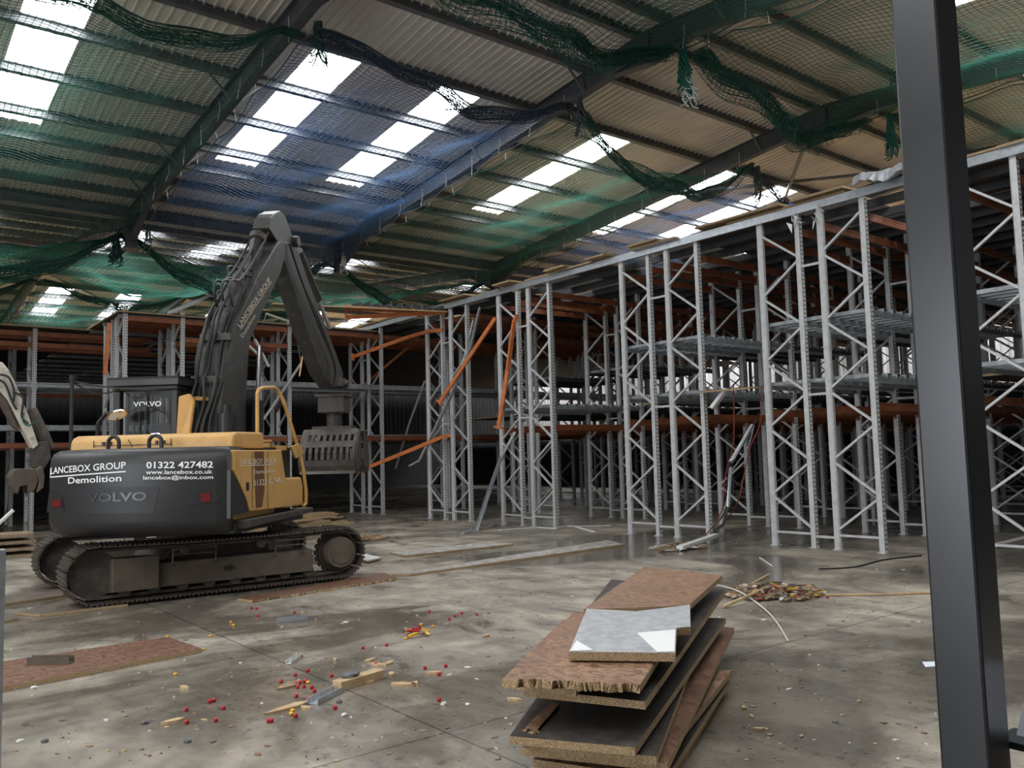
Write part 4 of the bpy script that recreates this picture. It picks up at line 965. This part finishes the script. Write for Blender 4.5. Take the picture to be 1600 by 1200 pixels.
# dipper
dup = [(428, 334), (437, 329), (446, 338), (456, 365), (467, 395), (480, 432), (505, 500), (524, 548), (536, 582), (537, 602)]
dlo = [(520, 606), (505, 585), (488, 540), (474, 500), (462, 462), (450, 425), (438, 385), (420, 356), (424, 340)]
DY0, DY1 = -.24, .04
dp = [loc(x, y, DY0) for x, y in dup+dlo]
dip = part(MB().prism([(x, DY0, z) for x, z in dp], (0, DY1-DY0, 0)), 'dipper_arm', 'ex_boom', bevel=.015); dip['label'] = 'dark scraped dipper arm'
b0, b1 = R3(463, 395, -.1)+Vector((.10, 0, .06)), R3(513, 515, -.1)+Vector((.10, 0, .05))
bc = part(MB().tube([b0, b0.lerp(b1, .6)], .09, 12), 'bucket_cylinder', 'ex_steel'); MB().tube([b0.lerp(b1, .6), b1], .045, 10).build('cylinder_rod', 'chrome', bc, world=False)
for k in range(2): part(MB().tube(spline([R3(452, 380, -.3-.04*k), R3(472, 440, -.33-.04*k), R3(500, 505+8*k, -.33-.04*k), R3(523, 570, -.33-.04*k), R3(520, 605, -.3)]), .02, 6), 'dipper_hose', 'rubber')
part(MB().tube(spline([R3(478, 500, .16), R3(474, 530, .18), R3(473, 555, .18), R3(468, 588, .16)]), .016, 6), 'dipper_hose', 'amber')
# quick hitch, rotator, sorting grab
E1 = R3(523, 602, -.08); gx, gy = E1.x-.05, E1.y
hz = E1.z
mb = MB(); mb.cyl(E1+Vector((0, -.3, .02)), E1+Vector((0, .3, .02)), .07, 12); mb.prism([(gx-.28, gy-.22, hz-.05), (gx+.32, gy-.22, hz-.05), (gx+.22, gy-.22, hz+.14), (gx-.18, gy-.22, hz+.14)], (0, .44, 0)); part(mb, 'quick_hitch', 'ex_steel', bevel=.01)
ztop = loc(520, 617, gy)[1]; zr = loc(520, 645, gy)[1]; zg = loc(520, 672, gy)[1]; zbm = loc(515, 738, gy)[1]
mb = MB(); mb.box((gx-.25, gy-.28, zr), (gx+.25, gy+.28, ztop)); mb.box((gx-.3, gy-.33, ztop-.05), (gx+.3, gy+.33, ztop)); part(mb, 'grab_head', 'ex_steel', bevel=.015)
mb = MB(); mb.cyl((gx, gy, zg), (gx, gy, zr+.02), .16, 18); mb.box((gx-.2, gy-.42, zg-.02), (gx+.2, gy+.42, zg+.08)); part(mb, 'rotator', 'ex_steel')
GW = .58; GH = zg-zbm
for s in (-1, 1):       # two curved, slotted shells
    outer = []; nseg = 7
    for k in range(nseg+1):
        t = k/nseg; outer.append((gx+s*(.18+.34*math.sin(t*2.2)), zg-GH*t))
    shell = empty('grab_shell', (0, 0, 0)); shell.parent = ex
    mb = MB()
    ncol = 9
    for k in range(nseg):
        (xa, za), (xb, zb_) = outer[k], outer[k+1]
        slot = k in (1, 3, 4)
        cols = np.linspace(-GW, GW, ncol*2+1)
        if not slot: rng_ = [(-GW, GW)]
        else: rng_ = [(cols[2*i], cols[2*i+1]) for i in range(ncol)]+[(cols[-2]+.0, cols[-1])]
        for (y0_, y1_) in rng_:
            n_ = Vector((zb_-za, 0, -(xb-xa))).normalized()*.03
            mb.prism([(xa, gy+y0_, za), (xa, gy+y1_, za), (xb, gy+y1_, zb_), (xb, gy+y0_, zb_)], n_)
    mb.build('slotted_plate', 'ex_steel', shell, world=False)
    MB().bar((outer[-1][0], gy-GW, zbm), (outer[-1][0], gy+GW, zbm), .09, .06).build('cutting_edge', 'shoe', shell, world=False)
    for e in (-1, 1):
        MB().prism([(x, gy+e*GW, z) for x, z in outer]+[(gx+s*.1, gy+e*GW, zbm+.15)], (0, e*.03, 0)).build('end_plate', 'ex_steel', shell, world=False)
    MB().tube([(gx+s*.12, gy+.3, zg), (gx+s*.40, gy+.3, zg-.25)], .05, 8).build('grab_ram', 'chrome', shell, world=False)
# ================================================================= SECOND DIGGER (cream arm reaching in at the left edge)
ax = thing('excavator', 'cream-armed digger reaching in at the left edge with a rusty grab', 'excavator', (-2.6, 17.6, 0))
def PY(x, y, Y=17.0): return at(x, y, Y=Y)
def prof_part(pxs, Y0, Y1, name, mat, parent, bevel=.012):
    P = [PY(x, y, Y0) for x, y in pxs]; return MB().prism(P, (0, Y1-Y0, 0)).build(name, mat, parent, bevel=bevel)
arm = prof_part([(-60, 560), (-20, 562), (4, 566), (14, 578), (30, 612), (45, 650), (60, 695), (52, 702), (34, 668), (12, 625), (-10, 600), (-60, 590)], 16.9, 17.25, 'dipper_arm', 'cream_paint', ax)
prof_part([(-10, 602), (12, 628), (30, 672), (22, 668), (2, 632), (-14, 612)], 16.95, 17.2, 'arm_underplate', 'ex_frame', arm)
for k, pts in enumerate(([(0, 585), (14, 590), (22, 612), (20, 632)], [(-5, 592), (8, 600), (18, 625), (26, 640)], [(20, 612), (36, 622), (34, 650), (44, 662)])):
    MB().tube(spline([PY(x, y, 16.86) for x, y in pts]), .02, 6).build('hose', 'rubber', arm)
MB().tube(spline([PY(37, 645, 16.85), PY(36, 658, 16.85), PY(44, 665, 16.85), PY(54, 660, 16.85)]), .014, 5).build('green_strap', 'net_green', arm)
bcy = MB().tube([PY(46, 640, 17.1), PY(66, 680, 17.1), PY(78, 702, 17.1)], [.12, .12, .09], 12).build('bucket_cylinder', 'ex_steel', ax)
prof_part([(50, 690), (76, 690), (80, 715), (68, 735), (50, 730)], 16.95, 17.2, 'grab_linkage', 'ex_steel', ax)
gsh = prof_part([(22, 735), (30, 732), (58, 732), (60, 752), (54, 766), (44, 772), (44, 758), (32, 760), (28, 772), (20, 760), (17, 745)], 16.8, 17.35, 'grab_jaw', 'ex_frame', ax)
prof_part([(56, 734), (66, 728), (70, 745), (68, 762), (58, 770), (62, 752)], 16.75, 17.4, 'grab_jaw', 'ex_frame', ax)
tipL = PY(-60, 575, 17.1)
MB().tube([tipL+Vector((.2, 0, 0)), tipL+Vector((-.8, .1, .55)), tipL+Vector((-1.6, .3, .2)), Vector((-2.6, 17.6, 1.3))], [.17, .2, .2, .22], 4).build('boom', 'cream_paint', ax)
MB().box((-4.0, 16.6, .95), (-2.1, 18.7, 1.95)).build('house', 'ex_yellow', ax, bevel=.08)
MB().box((-2.9, 17.9, 1.9), (-2.0, 18.7, 2.7)).build('cab', 'ex_black', ax, bevel=.06)
for yy in (16.6, 18.2):
    MB().prism([(-4.6, yy, .3), (-4.45, yy, .05), (-4.2, yy, 0), (-1.7, yy, 0), (-1.45, yy, .05), (-1.3, yy, .3), (-1.45, yy, .6), (-1.7, yy, .68), (-4.2, yy, .68), (-4.45, yy, .6)], (0, .5, 0)).build('track', 'ex_steel', ax, bevel=.02)
MB().cyl((-2.95, 17.65, .3), (-2.95, 17.65, .96), .5, 20).build('slew_ring', 'ex_steel', ax)
# ================================================================= BENT AND DANGLING BEAMS
def zpt(x, y, X): return at(x, y, X=X)
def bent_beam(pts, label, mat='rack_orange', w=.055, h=.12, name='rack_beam', cat='beam', plate=True, group=None):
    mb = MB()
    for a, b in zip(pts[:-1], pts[1:]): mb.bar(a, b, w, h)
    if plate:
        d = (pts[1]-pts[0]).normalized(); mb.bar(pts[0]-d*.02, pts[0]+d*.02, .10, .22)
    return top(mb, name, mat, label, cat, group)
XB = 13.05
bent_beam([zpt(551, 558, 11.9), zpt(640, 526, 12.6), zpt(672, 517, 12.9), zpt(692, 516, XB+.05)], 'bent orange beam pointing down left from the rack end, upper one', h=.10)
bent_beam([zpt(566, 734, 11.9), zpt(650, 700, 12.6), zpt(690, 683, 12.9), zpt(704, 680, XB+.05)], 'bent orange beam sticking out left at half height from the rack end', h=.10)
bent_beam([zpt(543, 625, 14.6), zpt(600, 575, 14.8), zpt(655, 528, 15.0)], 'dim rusty beam slanting in the shadow left of the bent orange beams', h=.08, w=.05, plate=False)
bent_beam([zpt(541, 496, 10.4), zpt(620, 492, 11.8), zpt(697, 488, XB)], 'lower of the two orange beams jutting out at the rack top', h=.11)
bent_beam([zpt(541, 481, 10.4), zpt(620, 485, 11.8), zpt(690, 487, XB+.1)], 'upper of the two orange beams jutting out at the rack top', h=.12)
bent_beam([zpt(687, 629, 12.5), zpt(730, 563, 12.8), zpt(774, 497, XB)], 'orange beam hanging diagonally beside the leaning grey bars', h=.10)
bent_beam([zpt(779, 668, 12.75), zpt(793, 580, 12.85), zpt(803, 505, 12.95), zpt(808, 492, XB)], 'bright orange beam dangling steeply before a rack end frame', h=.10)
for k in range(9):
    p = zpt(560+k*16, 478+.7*k, 10.8+.26*k); top(MB().box(p+Vector((-.03, -.10, -.02)), p+Vector((.05, .3, .09))), 'joist_stub', 'steel_dark', 'cut joist stub in the row along the jutting orange beams', 'joist', 'joist stubs on the jutting beams')
solid_board('chipboard_sheet', [zpt(425, 473, 8.4), zpt(700, 486, 13.0), zpt(700, 483, 13.0)+Vector((.4, .5, .02)), zpt(425, 471, 8.4)+Vector((.2, .6, .02))], .035, ['brown_film', CH], 'long torn floor board edge above the jutting orange beams')
# leaning and fallen grey bars
def grey_bar(pts, label, mat='galv', w=.07, h=.045, cat='bar', name='steel_bar'):
    mb = MB()
    for a, b in zip(pts[:-1], pts[1:]): mb.sweep([(-w/2, -h/2), (w/2, -h/2), (w/2, h/2), (w/2-.008, h/2), (w/2-.008, -h/2+.008), (-w/2+.008, -h/2+.008), (-w/2+.008, h/2), (-w/2, h/2)], a, b)
    return top(mb, name, mat, label, cat)
grey_bar([zpt(750, 480, 13.0), zpt(735, 545, 12.9), zpt(702, 625, 12.8), zpt(672, 688, 12.8)], 'long bent grey bar leaning against the rack end frame')
grey_bar([zpt(740, 500, 13.2), zpt(718, 590, 13.1), zpt(655, 720, 13.0), zpt(640, 728, 13.0)], 'grey bar slanting behind the long bent one', 'rack_grey', .06)
grey_bar([zpt(664, 595, 14.6), zpt(640, 660, 14.6), zpt(618, 732, 14.5)], 'thin dim grey bar slanting in the dark left of the rack end', 'rack_grey', .05)
pA = fl(745, 828, .03); grey_bar([fl(722, 833, .02), fl(770, 821, .02)], 'short grey foot bar lying on the floor below the leaning post', 'rack_grey', .09, .05)
grey_bar([pA, zpt(765, 765, 12.6), zpt(783, 715, 12.95), zpt(805, 675, 13.2)], 'bright bent post leaning up from the floor beside a rack frame', 'galv', .10, .06)
grey_bar([fl(780, 828, .02), fl(840, 824, .02), fl(866, 826, .02)], 'crumpled pale strip on the floor under the rack end frame', 'white_tin', .07, .02)
grey_bar([fl(868, 826, .02), fl(892, 821, .02), fl(928, 831, .02)], 'thin white strip lying on the floor right of the crumpled one', 'white_tin', .05, .02)
grey_bar([fl(870, 823, .02), fl(955, 821, .02)], 'grey channel flat on the floor behind the thin white strip', 'rack_grey', .06, .03)
def hung(px0, px1, lab, mat, w, h, Y=23.0, zt=5.52, name='steel_bar', cat='bar'):
    p, q = at(*px0, Y=Y), at(*px1, Y=Y); mb = MB(); mb.bar(p, q, w, h); t_ = p if p.z > q.z else q
    mb.tube([t_, Vector((max(t_.x, 5.62), 23.33, zt))], .006, 4); top(mb, name, mat, lab, cat)
hung((416, 490), (456, 504), 'white tin strip hanging flat beside the dipper arm', 'white_tin', .13, .03)
hung((376, 528), (402, 553), 'left of the two pale strips dangling beside the boom', 'white_tin', .13, .03)
hung((398, 530), (420, 573), 'right of the two pale strips dangling beside the boom', 'white_tin', .13, .03)
hung((412, 655), (470, 568), 'pale bar slanting in the dark beside the yellow handrail', 'rack_grey', .07, .05)
hung((164, 585), (171, 505), 'rusty orange beam hanging upright at the far left rack', 'rack_orange', .10, .08)
grey_bar([Vector((at(262, 488, Y=23.2).x, 23.2, 5.70)), at(310, 470, Y=23.0), at(335, 458, Y=23.0)], 'torn galvanised channel sticking up left of the boom', 'galv', .2, .08)
# hanging lamp batten and cables at the middle rack pair
bt = MB(); a, b = zpt(1113, 637, 13.0), zpt(1135, 608, 13.0); bt.bar(a, b, .10, .07); top(bt, 'lamp_batten', 'white_tin', 'white lamp batten dangling between the rack frames', 'lamp')
cab_pts = [[(1190, 605), (1188, 660), (1172, 700), (1162, 745), (1150, 790), (1120, 828), (1080, 850)], [(1178, 665), (1168, 700), (1142, 740), (1137, 775), (1128, 805), (1105, 835), (1060, 856)], [(1182, 655), (1150, 715), (1140, 725), (1135, 770), (1133, 800), (1110, 830)], [(1146, 600), (1147, 655), (1145, 700), (1134, 740), (1127, 800), (1098, 842)]]
cb = thing('cable_bundle', 'bundle of wires and silver conduit trailing from the middle racks to the floor', 'cables', fl(1100, 845))
for i, pts in enumerate(cab_pts):
    P = [zpt(x, y, 12.75+.06*i) if y < 825 else fl(x, y, .03) for x, y in pts]
    MB().tube(spline(P), .011, 5).build('cable', ('wire_red', 'galv', 'rubber', 'wire_red')[i], cb)
MB().tube([zpt(1142, 730, 12.8), zpt(1138, 790, 12.7), fl(1130, 820, .12), fl(1100, 838, .05), fl(1062, 858, .04)], .03, 6).build('conduit', 'galv', cb)
MB().bar(zpt(1176, 664, 13.4), zpt(1142, 722, 12.9), .07, .05).build('conduit_arm', 'rack_grey', cb)
MB().bar(fl(1062, 856, .06), fl(1120, 836, .10), .12, .06).build('fallen_batten', 'white_tin', cb)
solid_board('chipboard_sheet', [zpt(1090, 612, 12.85), zpt(1170, 605, 12.85), zpt(1195, 603, 13.3), zpt(1100, 609, 13.3)], .03, ['old_wood', CH], 'brown board resting on the lower deck of the middle racks')
# boards and torn insulation on the mezzanine edge
for px_, lab in (((655, 700), 'tan board end on the mezzanine edge at the far rack'), ((812, 838), 'tan board end above the dangling orange beam'), ((866, 890), 'tan board end left of the middle racks'), ((922, 948), 'tan board end before the middle racks'), ((982, 1012), 'tan board end on the left middle frame'), ((1044, 1092), 'tan board end on the right middle frame'), ((1145, 1205), 'long grey-brown board on the edge between the rack pairs')):
    pass
def edge_board(Y0, Y1, out, z, mats, lab):
    solid_board('chipboard_sheet', [Vector((13.0-out, Y0, z)), Vector((13.0-out, Y1, z)), Vector((13.6, Y1-.05, z+.01)), Vector((13.6, Y0+.04, z+.01))], .038, mats, lab)
ZE = HT+.142+.012+.038+.045
edge_board(19.5, 18.3, .12, ZE, ['pale_wood', CH], 'tan board end on the mezzanine edge above the bent orange beams')
edge_board(17.0, 16.3, .16, ZE, ['pale_wood', CH], 'tan board end on the mezzanine edge above the dangling orange beam')
edge_board(15.0, 14.3, .14, ZE, ['pale_wood', CH], 'tan board end on the mezzanine edge just left of the middle racks')
edge_board(13.6, 13.0, .12, ZE, ['pale_wood', CH], 'small tan board end on the mezzanine edge before the middle racks')
edge_board(12.3, 11.5, .15, ZE, ['pale_wood', CH], 'tan board end lying over the middle rack frames')
edge_board(10.5, 8.6, .10, ZE, ['old_wood', CH], 'long weathered board on the mezzanine edge between the rack pairs')
edge_board(8.4, 7.4, .08, ZE, ['old_wood', CH], 'weathered board on the mezzanine edge over the tall front frame')
mb = MB(); n = 14; vs = []
for j, (dx, dz) in enumerate(((-.22, -.16), (-.16, -.02), (0, .03), (.5, .06))):
    for k in range(n+1):
        t = k/n; vs.append(Vector((13.0+dx+random.uniform(-.02, .02), 7.15-1.05*t, ZE+.06+dz+random.uniform(-.025, .02)+(.05*math.sin(t*9) if j < 2 else 0))))
mb.add(vs, [(j*(n+1)+k, j*(n+1)+k+1, (j+1)*(n+1)+k+1, (j+1)*(n+1)+k) for j in range(3) for k in range(n)])
to = top(mb, 'foil_insulation', ['foil'], 'torn silver insulation hanging over the edge beside the charcoal column', 'insulation'); sm_ = to.modifiers.new('s', 'SOLIDIFY'); sm_.thickness = .03
for (y, lab) in ((8.38, 'crumpled white plastic caught on the second front frame top'), (7.98, 'crumpled white plastic caught on the first front frame top')):
    mb = MB(); c = Vector((13.07, y, HT-.08))
    for i in range(7):
        d = Vector((random.uniform(-.08, .0), random.uniform(-.09, .09), random.uniform(-.12, .1))); e2 = d+Vector((random.uniform(-.08, .02), random.uniform(-.12, .12), random.uniform(-.2, .05))); f2 = d+Vector((random.uniform(-.1, .1), random.uniform(-.1, .1), random.uniform(-.1, .1)))
        mb.prism([c+d, c+e2, c+f2], (.004, .004, .004))
    top(mb, 'plastic_scrap', 'white_tin', lab, 'scrap')
q0, q1 = zpt(1203, 338, 13.75), zpt(1272, 306, 13.75)
mb = MB(); mb.prism([Vector((13.75, q0.y, 5.995)), Vector((13.75, q1.y, 5.995)), q1, zpt(1252, 308, 13.75), zpt(1217, 326, 13.75), q0+Vector((0, 0, .01))], (.35, .05, 0)); top(mb, 'blue_tarpaulin', 'blue_sheet', 'bright blue sheet standing on the mezzanine under the skylight', 'tarpaulin')
# ================================================================= SMALL THINGS ON THE FLOOR
cap = MB(); prof = [(.011, 0), (.0145, .003), (.0145, .022), (.012, .026), (.007, .027)]; n = 10
vs = [(r_*math.cos(2*math.pi*k/n), r_*math.sin(2*math.pi*k/n), z) for r_, z in prof for k in range(n)]
cap.smooth = True; cap.add(vs, [(i*n+k, i*n+(k+1) % n, (i+1)*n+(k+1) % n, (i+1)*n+k) for i in range(len(prof)-1) for k in range(n)]); cap.add([v for v in vs[-n:]], [tuple(range(n))]); cap.add(vs[:n], [tuple(range(n-1, -1, -1))])
CAPR = cap.mesh('plastic_plug', 'red_plastic'); CAPY = CAPR.copy(); CAPY.materials.clear(); CAPY.materials.append(MAT['yellow_plastic'])
reds = [(290, 1111), (292, 1131), (327, 1099), (337, 1097), (349, 1109), (337, 1128), (417, 1130), (424, 1129), (439, 1067), (440, 1067), (461, 1057), (481, 1050), (471, 1028), (463, 1071), (468, 1069), (474, 1067), (465, 1076), (475, 1075), (490, 1076), (491, 1082), (463, 1090), (480, 1096), (484, 1094), (462, 1121), (523, 1108), (518, 1058), (567, 1014), (606, 1010), (587, 1040), (664, 1046), (694, 1043), (686, 1056), (686, 1096), (671, 957), (702, 969), (711, 964), (722, 960), (745, 962), (655, 981), (648, 990), (403, 964), (460, 958), (641, 996), (638, 992), (1293, 935), (400, 953), (393, 952)]
for i, (x, y) in enumerate(reds):
    p = fl(x, y); o = link('plastic_plug', CAPR); o.location = p; o.rotation_euler = (0, 0, i)
    if i % 3 == 0: o.rotation_euler = (rad(90), 0, i*1.3); o.location = p+Vector((0, 0, .0145))
    where = 'at the foot of the coloured debris heap' if x > 1000 else 'left of the plug cluster in the foreground' if x < 400 and y > 1090 else 'in the cluster round the timber offcut' if x < 540 and y > 1020 else 'near the excavator tracks' if y < 970 and x < 500 else 'in the loose trail in mid floor' if y < 1000 else 'right of the timber offcut'
    tag(o, 'small red plastic plug lying %s' % where, 'plug', 'red plastic plugs on the floor')
for i, (x, y) in enumerate([(274, 1055), (261, 996), (329, 995), (317, 1016), (361, 973), (365, 978), (440, 1077), (481, 1068), (455, 1117), (457, 1112), (658, 977), (677, 980), (634, 999)]):
    p = fl(x, y); o = link('plastic_plug', CAPY); o.location = p; o.scale = (1.1, 1.1, .7)
    tag(o, 'small yellow plastic plug loose on the concrete floor', 'plug', 'yellow plastic plugs on the floor')
mb = MB(); a, b = fl(526, 1072, .035), fl(594, 1052, .035); mb.bar(a, b, .10, .07); top(mb, 'timber_offcut', 'pale_wood', 'pale timber offcut with a grey stone on it', 'wood', bevel=.004)
def rock(c, sx, sy, sz, name, mat, lab, cat, group=None, n=9):
    bm = bmesh.new(); bmesh.ops.create_icosphere(bm, subdivisions=2, radius=1)
    for v in bm.verts:
        k = 1+random.uniform(-.18, .18); v.co = Vector((v.co.x*sx*k, v.co.y*sy*k, max(v.co.z, -.5)*sz*k))
    zmin = min(v.co.z for v in bm.verts)
    for v in bm.verts: v.co.z -= zmin
    me = bpy.data.meshes.new(name); bm.to_mesh(me); bm.free(); me.materials.append(MAT[mat]); o = link(name, me); o.location = c
    return tag(o, lab, cat, group)
rock(fl(548, 1057, .071), .075, .05, .025, 'stone', 'stone', 'flat grey stone resting on the pale timber offcut', 'stone')
def chan(x0, y0, x1, y1, w, h, lab, mat='galv'):
    mb = MB(); mb.sweep([(-w/2, 0), (w/2, 0), (w/2, h), (w/2-.006, h), (w/2-.006, .006), (-w/2+.006, .006), (-w/2+.006, h), (-w/2, h)], fl(x0, y0, .002), fl(x1, y1, .002)); top(mb, 'steel_channel', mat, lab, 'channel')
chan(488, 1101, 530, 1080, .09, .04, 'shiny channel offcut below the timber with the stone'); chan(433, 973, 480, 968, .07, .045, 'grey channel offcut in the open floor before the excavator'); chan(451, 1038, 469, 1026, .05, .03, 'short dull channel offcut beside a red plug', 'rack_grey')
def splinter(x, y, L, ang, lab, group=None, mat='pale_wood', w=.04):
    p = fl(x, y, .0); d = Vector((math.cos(ang), math.sin(ang), 0))*L/2; q = Vector((-d.y, d.x, 0)).normalized()*w
    mb = MB(); mb.prism([p-d, p-d*.4+q*.7, p+d*.5+q, p+d, p+d*.3-q*.8, p-d*.5-q*.5], (0, 0, .018)); top(mb, 'wood_splinter', mat, lab, 'wood', group)
splinter(450, 1108, .38, .2, 'large pale wood splinter among the red and yellow plugs', w=.05); splinter(452, 1073, .26, .4, 'grey-brown chip of board beside the cluster of red plugs', mat='old_wood', w=.07)
GS = 'wood chips on the open floor'
for i, (x, y, L) in enumerate([(270, 1129, .16), (289, 1076, .12), (578, 1033, .14), (590, 1040, .18), (608, 1038, .14), (632, 1071, .22), (648, 1070, .12), (678, 1053, .14), (612, 1055, .12), (575, 1068, .10), (523, 1032, .08), (464, 930, .18), (560, 936, .10), (475, 957, .08), (477, 1108, .10), (760, 995, .12), (805, 1095, .12), (1162, 1108, .07), (1186, 1142, .08), (1175, 1122, .05)]):
    splinter(x, y, L, i*1.7, 'small pale wood chip scattered on the open floor', GS, 'pale_wood', L*.22)
for i, (x, y) in enumerate([(32, 1160), (70, 1160), (53, 1076), (293, 1160), (694, 1102), (530, 1098), (538, 1119), (227, 1131)]):
    rock(fl(x, y), .024, .017, .015, 'rubble_lump', 'board_white' if i % 2 == 0 else 'stone', 'small pale lump of rubble on the foreground floor', 'rubble', 'rubble lumps on the foreground floor')
# litter piles: bits nobody could count, plus sticks lying on them
def litter(name, x, y, rx, ry, n, hmax, mats, label, cat='debris'):
    c = fl(x, y); mb = MB()
    for i in range(n):
        a = random.uniform(0, 6.28); r_ = math.sqrt(random.random()); p = c+Vector((math.cos(a)*rx*r_, math.sin(a)*ry*r_, 0)); z = hmax*(1-r_)*random.random()+.008
        L = random.uniform(.03, .16); d = Vector((math.cos(a*3+i), math.sin(a*3+i), random.uniform(-.15, .15)))*L/2; mb.mi = random.randrange(len(mats))
        mb.bar(p+Vector((0, 0, z+.02))-d, p+Vector((0, 0, z+.02))+d, random.uniform(.015, .05), random.uniform(.006, .02))
    o = top(mb, name, mats, label, cat); o['kind'] = 'stuff'; return o
litter('debris_heap', 1208, 928, .62, .55, 420, .12, ['pale_wood', 'old_wood', 'old_wood', 'dirty_wood', 'brown_film', 'brown_wet', 'old_wood', 'ex_frame', 'dirty_wood', 'red_plastic', 'pale_wood', 'dirty_wood', 'board_white', 'brown_film', 'yellow_plastic', 'old_wood'], 'heap of splinters and coloured plastic bits right of the board stack')
litter('debris_heap', 1060, 857, .62, .40, 200, .08, ['pale_wood', 'old_wood', 'old_wood', 'board_white', 'brown_film'], 'heap of wood scraps below the trailing cables')
litter('debris_heap', 572, 842, .45, .5, 200, .07, ['pale_wood', 'pale_wood', 'brown_film'], 'patch of pale wood chips behind the right end of the tracks')
litter('debris_heap', 648, 992, .16, .16, 12, .015, ['red_plastic', 'yellow_plastic', 'old_wood', 'stone', 'old_wood'], 'tiny scatter of red and yellow bits in the middle of the floor')
def stick(pts, label, mat='board_white', r=.012, cat='stick', name='lath'): top(MB().tube(pts, r, 6), name, mat, label, cat)
stick([fl(1130, 948, .02), fl(1160, 935, .08), fl(1205, 915, .06)], 'pale stick lying across the coloured debris heap', 'pale_wood', .018)
stick([fl(1160, 920, .04), fl(1202, 897, .03)], 'thin stick pointing away behind the debris heap', 'pale_wood', .013)
stick(spline([fl(1120, 914, .03), fl(1150, 922, .10), fl(1180, 940, .03), fl(1208, 965, .015), fl(1232, 1002, .012)]), 'thin white cable curving down from the debris heap', 'rope_white', .008, 'cable', 'cable')
stick([fl(1290, 930, .012), fl(1380, 929, .012), fl(1560, 923, .012)], 'long pale lath running from the debris heap to the column', 'pale_wood', .016)
stick(spline([fl(1280, 889, .01), fl(1335, 886, .01), fl(1380, 875, .01), fl(1440, 868, .01)]), 'black cable lying before the tall front frame', 'rubber', .012, 'cable', 'cable')
stick([fl(1187, 871, .012), fl(1206, 884, .012)], 'short white lath on the floor between the rack pairs', 'white_tin', .010)
stick([fl(1555, 852, .05), fl(1610, 838, .12)], 'white metal strip on the floor right of the column', 'white_tin', .03)
quad_board('paper_scrap', [(1441, 1034), (1482, 1033), (1476, 1040), (1446, 1042)], .004, .003, ['paper', 'paper'], 'flat white paper scrap on the floor left of the column', 'paper')
# crumbs and dust grit all over the open floor
mb = MB(); gm = ['pale_wood', 'old_wood', 'board_white', 'stone', 'brown_film']
for i in range(900):
    p = fl(random.uniform(-20, 1480), random.choice((random.uniform(840, 980), random.uniform(960, 1190)))); a = random.uniform(0, 6.28); L = random.uniform(.004, .02)*(1 if i % 9 else 2)
    d = Vector((math.cos(a), math.sin(a), 0))*L; q = Vector((-d.y, d.x, 0))*random.uniform(.3, .9); mb.mi = i % 5
    mb.prism([p-d, p+q, p+d, p-q], (0, 0, random.uniform(.003, .009)))
tag(top(mb, 'floor_grit', gm, 'fine grit and crumbs strewn over the open concrete floor', 'debris'), kind='stuff')
# wood pile behind the excavator: each board by itself
for i, (x, y, L, wd, ang, z, m_) in enumerate([(440, 823, 2.1, .6, .1, 0, 'old_wood'), (500, 826, 2.0, .6, -.1, 0, 'pale_wood'), (470, 822, 2.2, .5, .25, .045, 'brown_film'), (515, 821, 1.5, .6, .05, .045, 'old_wood'), (450, 819, 1.9, .6, .0, .09, 'old_wood'), (505, 815, 1.7, .6, .3, .135, 'pale_wood'), (475, 815, 1.8, .5, -.2, .18, 'old_wood'), (495, 810, 1.6, .6, .12, .225, 'pale_wood'), (500, 806, 1.3, .5, .1, .27, 'old_wood')]):
    p = fl(x, y if z < .05 else 822); p = Vector((fl(x, 822).x, fl(480, 822).y+.05*i, z+.04)); d = Vector((math.cos(ang), math.sin(ang), 0)); q = Vector((-d.y, d.x, 0))
    nm_ = ['bottom left', 'bottom right', 'second layer brown', 'second layer right', 'middle left', 'middle pale', 'slanting upper', 'pale upper', 'topmost'][i]
    solid_board('old_board', [p-d*L/2-q*wd/2, p+d*L/2-q*wd/2, p+d*L/2+q*wd/2, p-d*L/2+q*wd/2], .038, [m_, CH], '%s board of the wood pile behind the excavator tracks' % nm_, group='boards of the pile behind the excavator')
# boards leaning at the far left edge
for i, y in enumerate((832, 822, 812, 800)):
    P = at(-20, 835, Y=19.5); z = .05+.13*i
    solid_board('old_board', [Vector((P.x-.8, 18.9, z)), Vector((P.x+.85-.05*i, 18.9, z)), Vector((P.x+.85-.04*i, 19.8, z)), Vector((P.x-.8, 19.8, z))], .05 if i else .05, ['old_wood', 'old_wood'], '%s board of the low stack at the left edge' % ('lowest', 'second', 'third', 'topmost')[i], group='boards of the low stack at the left edge')
stick([at(-6, 822, Y=18.2), at(21, 797, Y=18.2)], 'white bar leaning on the low stack at the left edge', 'white_tin', .035)
mb = MB(); p = fl(-2, 1215); p = ray(-3, 1000); p = Vector((p[0], p[1], 0))*3.9/1; mb.box((p.x-.09, p.y-.03, 0), (p.x+.02, p.y+.03, 1.33)); top(mb, 'barrier_post', 'galv', 'thin galvanised post at the very left edge of the foreground', 'post', bevel=.005)
# document ledge beside the column
d0 = ray(1585, 1150)*3.75
tr_ = thing('document_tray', 'small black ledge with white papers behind the charcoal column', 'tray', (d0[0], d0[1], 0))
mb = MB(); zl = H+d0[2]; mb.box((d0[0]-.09, d0[1]-.35, zl-.03), (d0[0]+.12, d0[1]+.05, zl)); mb.box((d0[0]-.02, d0[1]-.2, 0), (d0[0]+.04, d0[1]-.14, zl-.03)); mb.build('ledge', 'column_paint', tr_)
mb = MB(); mb.prism([(d0[0]+.02, d0[1]+.0, zl), (d0[0]+.02, d0[1]-.3, zl), (d0[0]+.10, d0[1]-.3, zl+.28), (d0[0]+.10, d0[1]+.0-.05, zl+.28)], (.01, 0, 0)); mb.build('papers', 'paper', tr_)
